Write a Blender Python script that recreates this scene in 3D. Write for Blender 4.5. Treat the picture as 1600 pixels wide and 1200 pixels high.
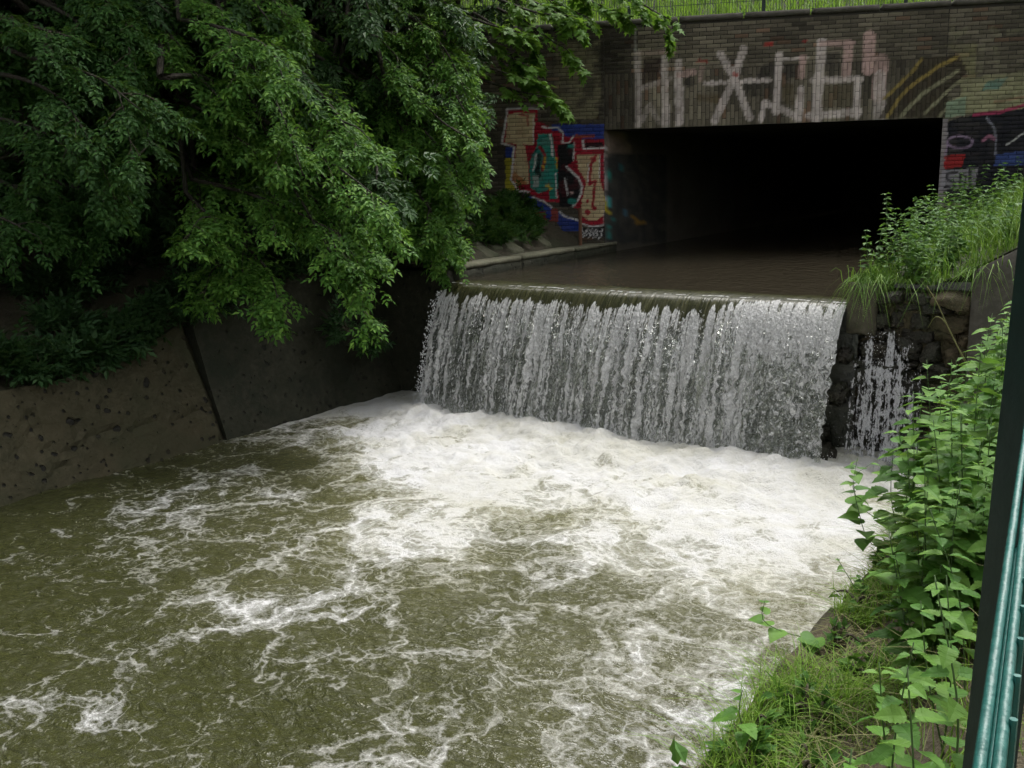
import bpy, math, random
import numpy as np
from mathutils import Vector, Matrix

for o in list(bpy.data.objects):
    bpy.data.objects.remove(o)
scene = bpy.context.scene
COL = scene.collection
rng = np.random.default_rng(7)
random.seed(7)

# ------------------------------------------------------------------ camera, sky, sun, exposure
EYE = np.array([0.0, 0.0, 3.24])
FPX = 1500.0                                   # focal length in pixels of a 1600 px wide picture
PITCH, ROLL = math.atan(315 / 1500), 0.026
_fw = np.array([0, math.cos(PITCH), -math.sin(PITCH)])
_r0 = np.array([1.0, 0, 0]); _u0 = np.cross(_r0, _fw)
_rt = _r0 * math.cos(ROLL) - _u0 * math.sin(ROLL)
_up = _u0 * math.cos(ROLL) + _r0 * math.sin(ROLL)
cam_data = bpy.data.cameras.new('camera')
cam_data.sensor_fit = 'HORIZONTAL'; cam_data.sensor_width = 36.0
cam_data.lens = 36.0 * FPX / 1600.0
cam_data.clip_start = 0.05; cam_data.clip_end = 3000
cam = bpy.data.objects.new('camera', cam_data)
M = Matrix.Identity(4)
for i in range(3):
    M[i][0], M[i][1], M[i][2], M[i][3] = _rt[i], _up[i], -_fw[i], EYE[i]
cam.matrix_world = M
COL.objects.link(cam); scene.camera = cam

SUN_EL, SUN_AZ = math.radians(63), math.radians(42)      # azimuth from +Y towards +X: high, over the right of the bridge
world = bpy.data.worlds.new('World'); scene.world = world; world.use_nodes = True
wn = world.node_tree; wn.nodes.clear()
sky = wn.nodes.new('ShaderNodeTexSky'); sky.sky_type = 'NISHITA'; sky.sun_disc = False
sky.sun_elevation = SUN_EL; sky.sun_rotation = SUN_AZ
sky.air_density = 1.0; sky.dust_density = 6.0; sky.ozone_density = 1.0
hsv = wn.nodes.new('ShaderNodeHueSaturation'); hsv.inputs['Saturation'].default_value = 0.15   # overcast: grey-white all over
bg = wn.nodes.new('ShaderNodeBackground'); bg.inputs['Strength'].default_value = 0.13
wo = wn.nodes.new('ShaderNodeOutputWorld')
wn.links.new(sky.outputs[0], hsv.inputs['Color']); wn.links.new(hsv.outputs[0], bg.inputs['Color']); wn.links.new(bg.outputs[0], wo.inputs['Surface'])
sd = bpy.data.lights.new('sun', 'SUN'); sd.energy = 1.0; sd.angle = math.radians(25); sd.color = (1.0, 0.96, 0.9)
sun = bpy.data.objects.new('sun', sd)
sdir = Vector((math.sin(SUN_AZ) * math.cos(SUN_EL), math.cos(SUN_AZ) * math.cos(SUN_EL), math.sin(SUN_EL)))
sun.rotation_euler = sdir.to_track_quat('Z', 'Y').to_euler(); sun.location = (20, 30, 40)
COL.objects.link(sun)
vs = scene.view_settings
vs.view_transform = 'Standard'; vs.look = 'None'; vs.exposure = 1.08; vs.gamma = 1.0; vs.use_curve_mapping = False
scene.cycles.use_denoising = True
scene.cycles.max_bounces = 5; scene.cycles.transparent_max_bounces = 12
scene.cycles.diffuse_bounces = 3; scene.cycles.glossy_bounces = 2; scene.cycles.transmission_bounces = 3
scene.cycles.use_adaptive_sampling = True; scene.cycles.adaptive_threshold = 0.025; scene.cycles.adaptive_min_samples = 12
scene.cycles.sample_clamp_indirect = 4.0; scene.cycles.caustics_reflective = False; scene.cycles.caustics_refractive = False

# ------------------------------------------------------------------ geometry of the place
# channel coordinates: a runs along the weir crest (0 at its far end), b upstream, z up (0 = pool level)
CL = np.array([-0.87, 14.38]); CA = np.array([0.8114, -0.5845]); CB = np.array([0.5845, 0.8114])
WCR = 5.82; ZUP = 1.81; ZTOP = 6.2; ZLIN = 4.19
def P(a, b, z=0.0):
    a, b, z = np.broadcast_arrays(np.asarray(a, float), np.asarray(b, float), np.asarray(z, float))
    return np.stack([CL[0] + a * CA[0] + b * CB[0], CL[1] + a * CA[1] + b * CB[1], z], -1)
def AB(x, y):
    dx, dy = x - CL[0], y - CL[1]
    return dx * CA[0] + dy * CA[1], dx * CB[0] + dy * CB[1]
def to_px(V):                                    # where a point shows in the 1600 x 1200 photograph
    v = V - EYE; d = v @ _fw
    return np.stack([800 + FPX * (v @ _rt) / d, 600 - FPX * (v @ _up) / d], -1)
def ray(x, y):
    return _fw + (x - 800) / FPX * _rt - (y - 600) / FPX * _up
def at(x, y, Y):                                 # the point seen at (x, y) at ground distance Y
    d = ray(x, y); return EYE + d * (Y / d[1])
def sm(x, lo, hi):
    t = np.clip((x - lo) / (hi - lo), 0, 1); return t * t * (3 - 2 * t)

def _hash(ix, iy, iz, seed):
    h = (ix.astype(np.uint64) * np.uint64(374761393) + iy.astype(np.uint64) * np.uint64(668265263)
         + iz.astype(np.uint64) * np.uint64(2147483647) + np.uint64(seed * 974634777 + 12345)) & np.uint64(0xffffffff)
    h = ((h ^ (h >> np.uint64(13))) * np.uint64(1274126177)) & np.uint64(0xffffffff)
    h = ((h ^ (h >> np.uint64(16))) * np.uint64(2246822519)) & np.uint64(0xffffffff)
    return ((h ^ (h >> np.uint64(15))) & np.uint64(0xffffff)).astype(float) / float(0xffffff)
def noise(x, y, z=0.0, seed=0):                  # value noise, 0..1
    x, y, z = np.broadcast_arrays(np.asarray(x, float), np.asarray(y, float), np.asarray(z, float))
    x = x + 1000.0; y = y + 1000.0; z = z + 1000.0
    ix, iy, iz = np.floor(x), np.floor(y), np.floor(z)
    fx, fy, fz = x - ix, y - iy, z - iz
    fx, fy, fz = [f * f * f * (f * (f * 6 - 15) + 10) for f in (fx, fy, fz)]
    ix, iy, iz = ix.astype(np.int64), iy.astype(np.int64), iz.astype(np.int64)
    r = 0
    for dx in (0, 1):
        for dy in (0, 1):
            for dz in (0, 1):
                w = (fx if dx else 1 - fx) * (fy if dy else 1 - fy) * (fz if dz else 1 - fz)
                r = r + w * _hash(ix + dx, iy + dy, iz + dz, seed)
    return r
def fbm(x, y, z=0.0, oct=4, seed=0, gain=0.5):
    r, amp, tot, f = 0, 1.0, 0.0, 1.0
    for k in range(oct):
        r = r + amp * noise(np.asarray(x) * f, np.asarray(y) * f, np.asarray(z) * f, seed + k); tot += amp
        amp *= gain; f *= 2.03
    return r / tot

# ------------------------------------------------------------------ object helpers
OFF = {}
def link(o, parent=None):
    COL.objects.link(o)
    if parent is not None:
        o.parent = parent
    return o
def tag(o, label=None, cat=None, group=None, kind=None):
    if label: o['label'] = label
    if cat: o['category'] = cat
    if group: o['group'] = group
    if kind: o['kind'] = kind
    return o
def thing(name, label, cat, loc, group=None):
    o = bpy.data.objects.new(name, None); o.empty_display_size = 0.1
    loc = np.asarray(loc, float); o.location = loc
    COL.objects.link(o); OFF[o.name] = loc
    return tag(o, label, cat, group)
def mesh_data(name, V, F, mat, smooth=False, attrs=None, uv=None):
    V = np.asarray(V, np.float32)
    Fs = F if isinstance(F, list) else [F]
    Fs = [np.asarray(f, np.int32) for f in Fs if len(f)]
    me = bpy.data.meshes.new(name)
    me.vertices.add(len(V)); me.vertices.foreach_set('co', V.ravel())
    idx = np.concatenate([f.ravel() for f in Fs])
    cnt = np.concatenate([np.full(len(f), f.shape[1], np.int32) for f in Fs])
    me.loops.add(len(idx)); me.loops.foreach_set('vertex_index', idx)
    me.polygons.add(len(cnt))
    me.polygons.foreach_set('loop_start', np.concatenate([[0], np.cumsum(cnt)[:-1]]).astype(np.int32))
    me.polygons.foreach_set('use_smooth', np.full(len(cnt), smooth, bool))
    if uv is not None:
        l = me.uv_layers.new(name='UVMap'); l.data.foreach_set('uv', np.asarray(uv, np.float32)[idx].ravel())
    for k, v in (attrs or {}).items():
        v = np.asarray(v, np.float32)
        if v.ndim == 2:
            at_ = me.color_attributes.new(k, 'FLOAT_COLOR', 'POINT')
            if v.shape[1] == 3: v = np.concatenate([v, np.ones((len(v), 1), np.float32)], 1)
            at_.data.foreach_set('color', v.ravel())
        else:
            at_ = me.attributes.new(k, 'FLOAT', 'POINT'); at_.data.foreach_set('value', v)
    me.update(calc_edges=True)
    if mat is not None: me.materials.append(mat)
    return me
def mesh(name, V, F, mat, parent=None, smooth=False, attrs=None, uv=None):
    V = np.asarray(V, float)
    if parent is not None: V = V - OFF[parent.name]
    o = bpy.data.objects.new(name, mesh_data(name, V, F, mat, smooth, attrs, uv))
    link(o, parent)
    OFF[o.name] = OFF[parent.name] if parent is not None else np.zeros(3)
    return o
def grid_faces(nu, nv, base=0):                  # vertices ordered [u][v]
    i = np.arange(nu - 1)[:, None] * nv + np.arange(nv - 1)[None, :] + base
    i = i.ravel()
    return np.stack([i, i + nv, i + nv + 1, i + 1], 1)
def tube(pts, rad, sides=6, jitter=0.0, seed=0, cap=True):
    pts = np.asarray(pts, float); n = len(pts); rad = np.broadcast_to(np.asarray(rad, float), (n,))
    T = np.gradient(pts, axis=0); T /= np.linalg.norm(T, axis=1)[:, None] + 1e-9
    ref = np.array([0.13, 0.21, 0.97]) if abs(T[0][2]) < 0.9 else np.array([0.97, 0.2, 0.1])
    A = np.cross(T, ref); A /= np.linalg.norm(A, axis=1)[:, None] + 1e-9
    B = np.cross(T, A)
    th = np.arange(sides) * 2 * np.pi / sides
    rr = rad[:, None] * np.ones(sides)
    if jitter: rr = rr * (1 + jitter * (noise(np.arange(n)[:, None] * 0.7, np.arange(sides)[None, :] * 1.3, seed) - 0.5) * 2)
    V = pts[:, None, :] + (A[:, None, :] * np.cos(th)[None, :, None] + B[:, None, :] * np.sin(th)[None, :, None]) * rr[:, :, None]
    F = []
    for k in range(sides):
        k2 = (k + 1) % sides
        i = np.arange(n - 1) * sides
        F.append(np.stack([i + k, i + k2, i + sides + k2, i + sides + k], 1))
    F = np.concatenate(F)
    V = V.reshape(-1, 3); fs = [F]
    if cap:
        V = np.concatenate([V, pts[:1], pts[-1:]])
        k = np.arange(sides); k2 = (k + 1) % sides
        c0 = n * sides; c1 = c0 + 1; e = (n - 1) * sides
        fs.append(np.concatenate([np.stack([k2, k, np.full(sides, c0)], 1), np.stack([e + k, e + k2, np.full(sides, c1)], 1)]))
    return V, fs
class Bag:                                       # collects shapes for one mesh
    def __init__(s): s.V = []; s.F = {}; s.n = 0
    def add(s, V, F):
        for f in (F if isinstance(F, list) else [F]):
            f = np.asarray(f); s.F.setdefault(f.shape[1], []).append(f + s.n)
        s.V.append(np.asarray(V, float)); s.n += len(V); return s
    def arr(s): return np.concatenate(s.V), [np.concatenate(f) for f in s.F.values()]
    def build(s, name, mat, parent=None, smooth=False, **k):
        V, F = s.arr(); return mesh(name, V, F, mat, parent, smooth, **k)
BOXF = np.array([[0, 3, 2, 1], [4, 5, 6, 7], [0, 1, 5, 4], [1, 2, 6, 5], [2, 3, 7, 6], [3, 0, 4, 7]])
def box(o, ex, ey, ez):                          # corner o and three edge vectors
    o, ex, ey, ez = [np.asarray(v, float) for v in (o, ex, ey, ez)]
    return np.array([o, o + ex, o + ex + ey, o + ey, o + ez, o + ex + ez, o + ex + ey + ez, o + ey + ez]), BOXF
def rough_block(o, ex, ey, ez, n=(5, 4, 4), amp=0.02, seed=0, rnd=0.12):
    """A weathered block: subdivided box with rounded, uneven faces."""
    nx, ny, nz = n; ex, ey, ez = [np.asarray(v, float) for v in (ex, ey, ez)]
    key = {}; V = []; F = []
    def vid(i, j, k):
        q = (i, j, k)
        if q not in key: key[q] = len(V); V.append((i / nx, j / ny, k / nz))
        return key[q]
    for i in range(nx):
        for j in range(ny):
            F += [[vid(i, j, 0), vid(i, j + 1, 0), vid(i + 1, j + 1, 0), vid(i + 1, j, 0)], [vid(i, j, nz), vid(i + 1, j, nz), vid(i + 1, j + 1, nz), vid(i, j + 1, nz)]]
    for i in range(nx):
        for k in range(nz):
            F += [[vid(i, 0, k), vid(i + 1, 0, k), vid(i + 1, 0, k + 1), vid(i, 0, k + 1)], [vid(i, ny, k), vid(i, ny, k + 1), vid(i + 1, ny, k + 1), vid(i + 1, ny, k)]]
    for j in range(ny):
        for k in range(nz):
            F += [[vid(0, j, k), vid(0, j, k + 1), vid(0, j + 1, k + 1), vid(0, j + 1, k)], [vid(nx, j, k), vid(nx, j + 1, k), vid(nx, j + 1, k + 1), vid(nx, j, k + 1)]]
    U = np.array(V); c = (U - 0.5) * 2
    # round the corners a little
    m = np.sort(np.abs(c), 1)
    sh = 1 - rnd * (m[:, 1] ** 6)
    c = c * sh[:, None]
    U = c / 2 + 0.5
    W = np.asarray(o, float) + U[:, :1] * ex + U[:, 1:2] * ey + U[:, 2:] * ez
    for ax in range(3):
        W[:, ax] += amp * (fbm(W[:, 0] * 5 + ax * 17, W[:, 1] * 5, W[:, 2] * 5, 3, seed + ax) - 0.5) * 2
    return W, np.array(F)

# ------------------------------------------------------------------ materials
def nodes(name):
    m = bpy.data.materials.new(name); m.use_nodes = True; m.node_tree.nodes.clear(); return m, m.node_tree
def nd(nt, typ, ins=None, **props):
    n = nt.nodes.new('ShaderNode' + typ)
    for k, v in props.items(): setattr(n, k, v)
    for k, v in (ins or {}).items():
        s = n.inputs[k]
        if isinstance(v, bpy.types.NodeSocket): nt.links.new(v, s)
        elif isinstance(v, bpy.types.Node): nt.links.new(v.outputs[0], s)
        else: s.default_value = (*v, 1.0) if isinstance(v, (tuple, list)) and len(v) == 3 and s.type == 'RGBA' else v
    return n
def ramp(nt, fac, stops, interp='LINEAR'):
    r = nd(nt, 'ValToRGB', {0: fac}); cr = r.color_ramp; cr.interpolation = interp
    while len(cr.elements) < len(stops): cr.elements.new(0.5)
    for e, (p, c) in zip(cr.elements, stops):
        e.position = p; e.color = (c, c, c, 1) if isinstance(c, (int, float)) else (*c, 1)
    return r
def mixc(nt, f, a, b, mode='MIX'):
    n = nd(nt, 'Mix', data_type='RGBA', blend_type=mode); n.clamp_factor = True
    for s, v in ((n.inputs[0], f), (n.inputs[6], a), (n.inputs[7], b)):
        if isinstance(v, bpy.types.NodeSocket): nt.links.new(v, s)
        elif isinstance(v, bpy.types.Node): nt.links.new(v.outputs[0], s)
        else: s.default_value = (*v, 1.0) if isinstance(v, (tuple, list)) else v
    return n.outputs[2]
def math_(nt, op, a, b=0.0, c=None, clamp=False):
    n = nd(nt, 'Math', operation=op); n.use_clamp = clamp
    for i, v in enumerate((a, b) if c is None else (a, b, c)):
        if isinstance(v, bpy.types.NodeSocket): nt.links.new(v, n.inputs[i])
        elif isinstance(v, bpy.types.Node): nt.links.new(v.outputs[0], n.inputs[i])
        else: n.inputs[i].default_value = v
    return n.outputs[0]
def out(nt, sh, vol=None):
    o = nd(nt, 'OutputMaterial'); nt.links.new(sh.outputs[0] if isinstance(sh, bpy.types.Node) else sh, o.inputs[0])
def pos(nt): return nd(nt, 'NewGeometry').outputs['Position']
def mapped(nt, vec, scale):
    return nd(nt, 'Mapping', {'Vector': vec, 'Scale': scale}).outputs[0]
def tex(nt, vec, scale, detail=6.0, rough=0.6, dist=0.0):
    return nd(nt, 'TexNoise', {'Vector': vec, 'Scale': scale, 'Detail': detail, 'Roughness': rough, 'Distortion': dist}).outputs['Fac']

def rocky(name, c1, c2, c3, scale=2.0, bump=0.4, rough=0.85, stain=(0.02, 0.03, 0.012), stain_amt=0.5, pits=True, wet=0.0, holes=False):
    m, nt = nodes(name); p = pos(nt)
    a = tex(nt, p, scale, 4, 0.65); b = tex(nt, p, scale * 6, 3, 0.7); s = tex(nt, p, scale * 0.45, 4, 0.6, 0.6)
    col = mixc(nt, ramp(nt, a, [(0.3, 0.0), (0.7, 1.0)]), c1, c2)
    col = mixc(nt, ramp(nt, b, [(0.45, 0.0), (0.75, 1.0)]), col, c3)
    col = mixc(nt, math_(nt, 'MULTIPLY', ramp(nt, s, [(0.42, 0.0), (0.66, 1.0)]).outputs[0], stain_amt), col, stain)
    h = math_(nt, 'ADD', math_(nt, 'MULTIPLY', b, 0.5), a)
    if holes:
        w_ = tex(nt, p, 5.0, 3, 0.6); hv = nd(nt, 'TexVoronoi', {'Vector': p, 'Scale': 9.0, 'Randomness': 1.0}, feature='SMOOTH_F1').outputs['Distance']
        hole = ramp(nt, math_(nt, 'ADD', hv, math_(nt, 'MULTIPLY', math_(nt, 'SUBTRACT', w_, 0.5), 0.9)), [(0.12, 1.0), (0.19, 0.0)]).outputs[0]
        hole = math_(nt, 'MULTIPLY', hole, ramp(nt, s, [(0.46, 1.0), (0.60, 0.0)]).outputs[0])
        col = mixc(nt, hole, col, (0.012, 0.011, 0.008)); h = math_(nt, 'SUBTRACT', h, hole)
    if pits:
        v = nd(nt, 'TexVoronoi', {'Vector': p, 'Scale': scale * 9}).outputs['Distance']
        pit = ramp(nt, v, [(0.06, 0.0), (0.16, 1.0)]).outputs[0]
        h = math_(nt, 'ADD', h, math_(nt, 'MULTIPLY', pit, 0.12))
    bp = nd(nt, 'Bump', {'Height': h, 'Strength': bump, 'Distance': 0.05})
    pr = nd(nt, 'BsdfPrincipled', {'Base Color': col, 'Roughness': rough, 'Specular IOR Level': 0.3 + wet, 'Normal': bp})
    out(nt, pr); return m
def leafmat(name, c1, c2, c3, trans=0.3, rough=0.5, vein=False, spec=0.2):
    m, nt = nodes(name)
    g = nd(nt, 'NewGeometry'); oi = nd(nt, 'ObjectInfo')
    r = math_(nt, 'FRACT', math_(nt, 'ADD', g.outputs['Random Per Island'], oi.outputs['Random']))
    col = ramp(nt, r, [(0.0, c1), (0.55, c2), (1.0, c3)]).outputs[0]
    n = tex(nt, g.outputs['Position'], 9.0, 3)
    col = mixc(nt, math_(nt, 'MULTIPLY', n, 0.35), col, tuple(x * 0.55 for x in c1))
    bp = nd(nt, 'Bump', {'Height': tex(nt, g.outputs['Position'], 70.0, 2), 'Strength': 0.25, 'Distance': 0.01})
    pr = nd(nt, 'BsdfPrincipled', {'Base Color': col, 'Roughness': rough, 'Specular IOR Level': spec, 'Normal': bp})
    tr = nd(nt, 'BsdfTranslucent', {'Color': mixc(nt, 0.35, col, (0.16, 0.24, 0.02))})
    mx = nd(nt, 'MixShader', {0: trans, 1: pr, 2: tr}); out(nt, mx); return m
def plain(name, col, rough=0.6, metal=0.0, var=0.25, scale=30, bump=0.1, spec=0.5):
    m, nt = nodes(name); p = nd(nt, 'TexCoord').outputs['Object']; n = tex(nt, p, scale, 5)
    c = mixc(nt, n, tuple(x * (1 - var) for x in col), tuple(min(1, x * (1 + var)) for x in col))
    bp = nd(nt, 'Bump', {'Height': n, 'Strength': bump, 'Distance': 0.01})
    out(nt, nd(nt, 'BsdfPrincipled', {'Base Color': c, 'Roughness': rough, 'Metallic': metal, 'Specular IOR Level': spec, 'Normal': bp})); return m

MAT = {}
MAT['concrete'] = rocky('weathered_concrete', (0.10, 0.088, 0.06), (0.065, 0.06, 0.04), (0.12, 0.108, 0.078), 1.6, 0.5, stain=(0.035, 0.04, 0.018))
MAT['concrete_wall'] = rocky('mossy_concrete', (0.052, 0.044, 0.022), (0.027, 0.027, 0.012), (0.062, 0.053, 0.03), 1.6, 1.0, stain=(0.03, 0.035, 0.015), stain_amt=0.75, holes=True)
MAT['wet_shade_wall'] = rocky('algae_and_shade_concrete', (0.034, 0.034, 0.02), (0.02, 0.022, 0.013), (0.05, 0.046, 0.03), 1.6, 0.8, stain=(0.012, 0.016, 0.008), stain_amt=0.8, holes=True)  # algae tone, with canopy shade near the weir put into the colour
MAT['wing'] = rocky('grey_wing_concrete', (0.11, 0.10, 0.085), (0.075, 0.07, 0.055), (0.13, 0.12, 0.1), 1.7, 0.35, stain=(0.03, 0.028, 0.02))
MAT['wet_concrete'] = rocky('wet_dark_concrete', (0.025, 0.025, 0.018), (0.04, 0.038, 0.03), (0.015, 0.016, 0.012), 3.0, 0.7, rough=0.35, wet=0.3)
MAT['stone'] = rocky('rough_stone', (0.085, 0.066, 0.038), (0.05, 0.042, 0.025), (0.115, 0.088, 0.052), 5.0, 0.8, stain=(0.03, 0.035, 0.012), stain_amt=0.7)
MAT['wet_rock'] = rocky('wet_rock', (0.028, 0.024, 0.016), (0.04, 0.033, 0.021), (0.014, 0.013, 0.009), 6.0, 1.0, rough=0.5, wet=0.1)
MAT['paving'] = rocky('paving_slab', (0.085, 0.085, 0.05), (0.055, 0.058, 0.034), (0.11, 0.105, 0.072), 4.0, 0.5, stain=(0.03, 0.045, 0.015))
MAT['kerb'] = rocky('pale_kerb', (0.16, 0.155, 0.105), (0.10, 0.10, 0.065), (0.19, 0.18, 0.13), 4.0, 0.5, stain=(0.045, 0.05, 0.025))
MAT['soil'] = rocky('dark_soil', (0.035, 0.028, 0.018), (0.05, 0.04, 0.025), (0.025, 0.03, 0.012), 3.0, 1.0, stain=(0.02, 0.03, 0.008), pits=False)
MAT['mud'] = rocky('trodden_mud', (0.12, 0.095, 0.065), (0.085, 0.068, 0.045), (0.15, 0.125, 0.09), 4.0, 0.9, stain=(0.05, 0.055, 0.02), pits=False)
MAT['bank'] = rocky('green_bank_soil', (0.045, 0.06, 0.02), (0.035, 0.045, 0.015), (0.06, 0.05, 0.03), 3.0, 1.0, stain=(0.03, 0.06, 0.012), pits=False)
MAT['tunnel'] = rocky('tunnel_concrete', (0.10, 0.09, 0.07), (0.06, 0.055, 0.045), (0.12, 0.1, 0.08), 1.4, 0.4, stain=(0.02, 0.02, 0.016), stain_amt=0.7)
MAT['bark'] = rocky('bark', (0.05, 0.042, 0.03), (0.03, 0.026, 0.02), (0.07, 0.06, 0.045), 8.0, 1.0, stain=(0.03, 0.04, 0.02), pits=False)
MAT['twig'] = plain('twig', (0.06, 0.05, 0.03), 0.8)
MAT['rust'] = plain('rusty_steel', (0.13, 0.06, 0.03), 0.8, var=0.5)
MAT['fence_dark'] = plain('dark_green_paint', (0.006, 0.022, 0.018), 0.45, var=0.4)
MAT['fence_teal'] = plain('teal_green_coating', (0.012, 0.10, 0.082), 0.42, var=0.5, scale=45, bump=0.3)
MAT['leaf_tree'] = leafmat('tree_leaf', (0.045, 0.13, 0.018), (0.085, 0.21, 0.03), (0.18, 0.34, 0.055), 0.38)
MAT['leaf_shade'] = leafmat('shaded_tree_leaf', (0.022, 0.07, 0.014), (0.038, 0.105, 0.02), (0.065, 0.15, 0.03), 0.3)  # darker copy of the tree leaf, shade put into its colour
MAT['leaf_back'] = leafmat('shade_tree_leaf', (0.022, 0.06, 0.016), (0.032, 0.08, 0.02), (0.045, 0.10, 0.026), 0.2)  # inner and rear foliage, its shade painted as a darker leaf colour
MAT['leaf_maple'] = leafmat('maple_leaf', (0.08, 0.19, 0.02), (0.11, 0.24, 0.03), (0.15, 0.28, 0.04), 0.45)
MAT['leaf_nettle'] = leafmat('nettle_leaf', (0.07, 0.19, 0.03), (0.13, 0.28, 0.045), (0.20, 0.37, 0.065), 0.38, 0.5)
MAT['leaf_herb'] = leafmat('herb_leaf', (0.06, 0.15, 0.03), (0.09, 0.21, 0.04), (0.14, 0.27, 0.055), 0.35, 0.5)
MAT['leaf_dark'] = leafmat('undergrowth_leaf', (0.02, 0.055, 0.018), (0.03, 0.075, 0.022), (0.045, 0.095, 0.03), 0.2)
MAT['grass'] = leafmat('grass_blade', (0.08, 0.18, 0.025), (0.13, 0.26, 0.035), (0.2, 0.31, 0.06), 0.35, 0.5)
MAT['grass_sunny'] = leafmat('sunlit_grass', (0.14, 0.28, 0.03), (0.2, 0.36, 0.045), (0.27, 0.42, 0.07), 0.5, 0.5)  # brighter copy of the grass, sunlight put into the colour
MAT['grass_dry'] = leafmat('dry_grass', (0.14, 0.15, 0.05), (0.22, 0.22, 0.09), (0.3, 0.27, 0.13), 0.3, 0.6)
MAT['stem'] = plain('green_stem', (0.07, 0.13, 0.035), 0.6)

def water_body(nt, bump_h, strength, dist, base=(0.05, 0.052, 0.016), rough=0.06):
    bp = nd(nt, 'Bump', {'Height': bump_h, 'Strength': strength, 'Distance': dist})
    return nd(nt, 'BsdfPrincipled', {'Base Color': base, 'Roughness': rough, 'IOR': 1.333, 'Specular IOR Level': 0.5, 'Normal': bp})
def make_pool():
    m, nt = nodes('pool_water'); p = pos(nt)
    dens = nd(nt, 'Attribute', attribute_name='foam').outputs['Fac']
    gl = nd(nt, 'Attribute', attribute_name='glint').outputs['Fac']
    # turn to channel directions so that foam stretches with the flow
    rot = nd(nt, 'Mapping', {'Vector': p, 'Rotation': (0, 0, math.radians(35.8)), 'Scale': (1, 1, 0)}).outputs[0]
    half = (0.5, 0.5, 0.5)
    w1 = nd(nt, 'TexNoise', {'Vector': rot, 'Scale': 1.1, 'Detail': 3.0, 'Roughness': 0.55})
    warp = nd(nt, 'VectorMath', {0: nd(nt, 'VectorMath', {0: w1.outputs['Color'], 1: half}, operation='SUBTRACT').outputs[0], 'Scale': 1.5}, operation='SCALE').outputs[0]
    q = nd(nt, 'VectorMath', {0: rot, 1: warp}, operation='ADD').outputs[0]
    w2 = nd(nt, 'TexNoise', {'Vector': rot, 'Scale': 7.0, 'Detail': 2.0})
    warp2 = nd(nt, 'VectorMath', {0: nd(nt, 'VectorMath', {0: w2.outputs['Color'], 1: half}, operation='SUBTRACT').outputs[0], 'Scale': 0.26}, operation='SCALE').outputs[0]
    q = nd(nt, 'VectorMath', {0: q, 1: warp2}, operation='ADD').outputs[0]
    v1 = nd(nt, 'TexVoronoi', {'Vector': q, 'Scale': 1.2}, feature='DISTANCE_TO_EDGE').outputs['Distance']
    v2 = nd(nt, 'TexVoronoi', {'Vector': q, 'Scale': 4.2}, feature='DISTANCE_TO_EDGE').outputs['Distance']
    patch = tex(nt, q, 0.75, 6, 0.66)
    fine = tex(nt, rot, 20.0, 4, 0.75)
    vfine = tex(nt, rot, 85.0, 2, 0.7)
    l1 = math_(nt, 'SUBTRACT', 1.0, math_(nt, 'DIVIDE', v1, 0.16), clamp=True)
    l2 = math_(nt, 'SUBTRACT', 1.0, math_(nt, 'DIVIDE', v2, 0.11), clamp=True)
    lace = math_(nt, 'ADD', math_(nt, 'MULTIPLY', l1, 0.34), math_(nt, 'MULTIPLY', l2, 0.26))
    s = math_(nt, 'ADD', lace, math_(nt, 'MULTIPLY', math_(nt, 'SUBTRACT', patch, 0.5), 1.5))
    s = math_(nt, 'ADD', s, math_(nt, 'MULTIPLY', math_(nt, 'SUBTRACT', fine, 0.5), 1.0))
    s = math_(nt, 'ADD', s, math_(nt, 'MULTIPLY', math_(nt, 'SUBTRACT', vfine, 0.5), 0.5))
    s = math_(nt, 'ADD', s, dens)
    foam = ramp(nt, s, [(0.42, 0.0), (0.58, 0.22), (0.76, 0.44), (1.04, 0.97)]).outputs[0]
    spn = tex(nt, mapped(nt, q, (1.0, 0.55, 1)), 21.0, 4, 0.65, 0.6)
    spk = ramp(nt, math_(nt, 'ADD', spn, math_(nt, 'MULTIPLY', math_(nt, 'SUBTRACT', patch, 0.5), 0.35)), [(0.655, 0.0), (0.74, 0.5)]).outputs[0]
    foam = math_(nt, 'MAXIMUM', foam, spk)
    # thin curling bubble films and painted sky glints along the ripples
    rip = tex(nt, mapped(nt, rot, (1.0, 1.9, 1)), 7.0, 4, 0.6, 0.9)
    rip2 = tex(nt, mapped(nt, rot, (1.0, 1.5, 1)), 19.0, 2, 0.55, 1.0)
    ridge = math_(nt, 'SUBTRACT', 1.0, math_(nt, 'MULTIPLY', math_(nt, 'ABSOLUTE', math_(nt, 'SUBTRACT', rip2, 0.5)), 9.0), clamp=True)
    ridge = math_(nt, 'ADD', ridge, math_(nt, 'MULTIPLY', math_(nt, 'SUBTRACT', vfine, 0.5), 0.5))
    ridge = math_(nt, 'ADD', ridge, math_(nt, 'MULTIPLY', math_(nt, 'SUBTRACT', rip, 0.5), 2.4))
    glint_film = ramp(nt, math_(nt, 'ADD', ridge, gl), [(0.95, 0.0), (1.40, 0.5)]).outputs[0]
    foam = math_(nt, 'MAXIMUM', foam, glint_film)
    # water under the foam: aerated, paler where the fall stirs it
    base = mixc(nt, ramp(nt, dens, [(0.12, 0.0), (0.8, 1.0)]), (0.038, 0.041, 0.0135), (0.15, 0.146, 0.072))
    h = math_(nt, 'ADD', rip, math_(nt, 'MULTIPLY', rip2, 0.16))
    wat = water_body(nt, h, 0.8, 0.08, base)
    fb = nd(nt, 'Bump', {'Height': math_(nt, 'ADD', fine, math_(nt, 'MULTIPLY', vfine, 0.6)), 'Strength': 0.9, 'Distance': 0.055})
    fcol = mixc(nt, ramp(nt, patch, [(0.35, 0.0), (0.62, 1.0)]), (0.60, 0.59, 0.50), (0.765, 0.765, 0.76))
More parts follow.
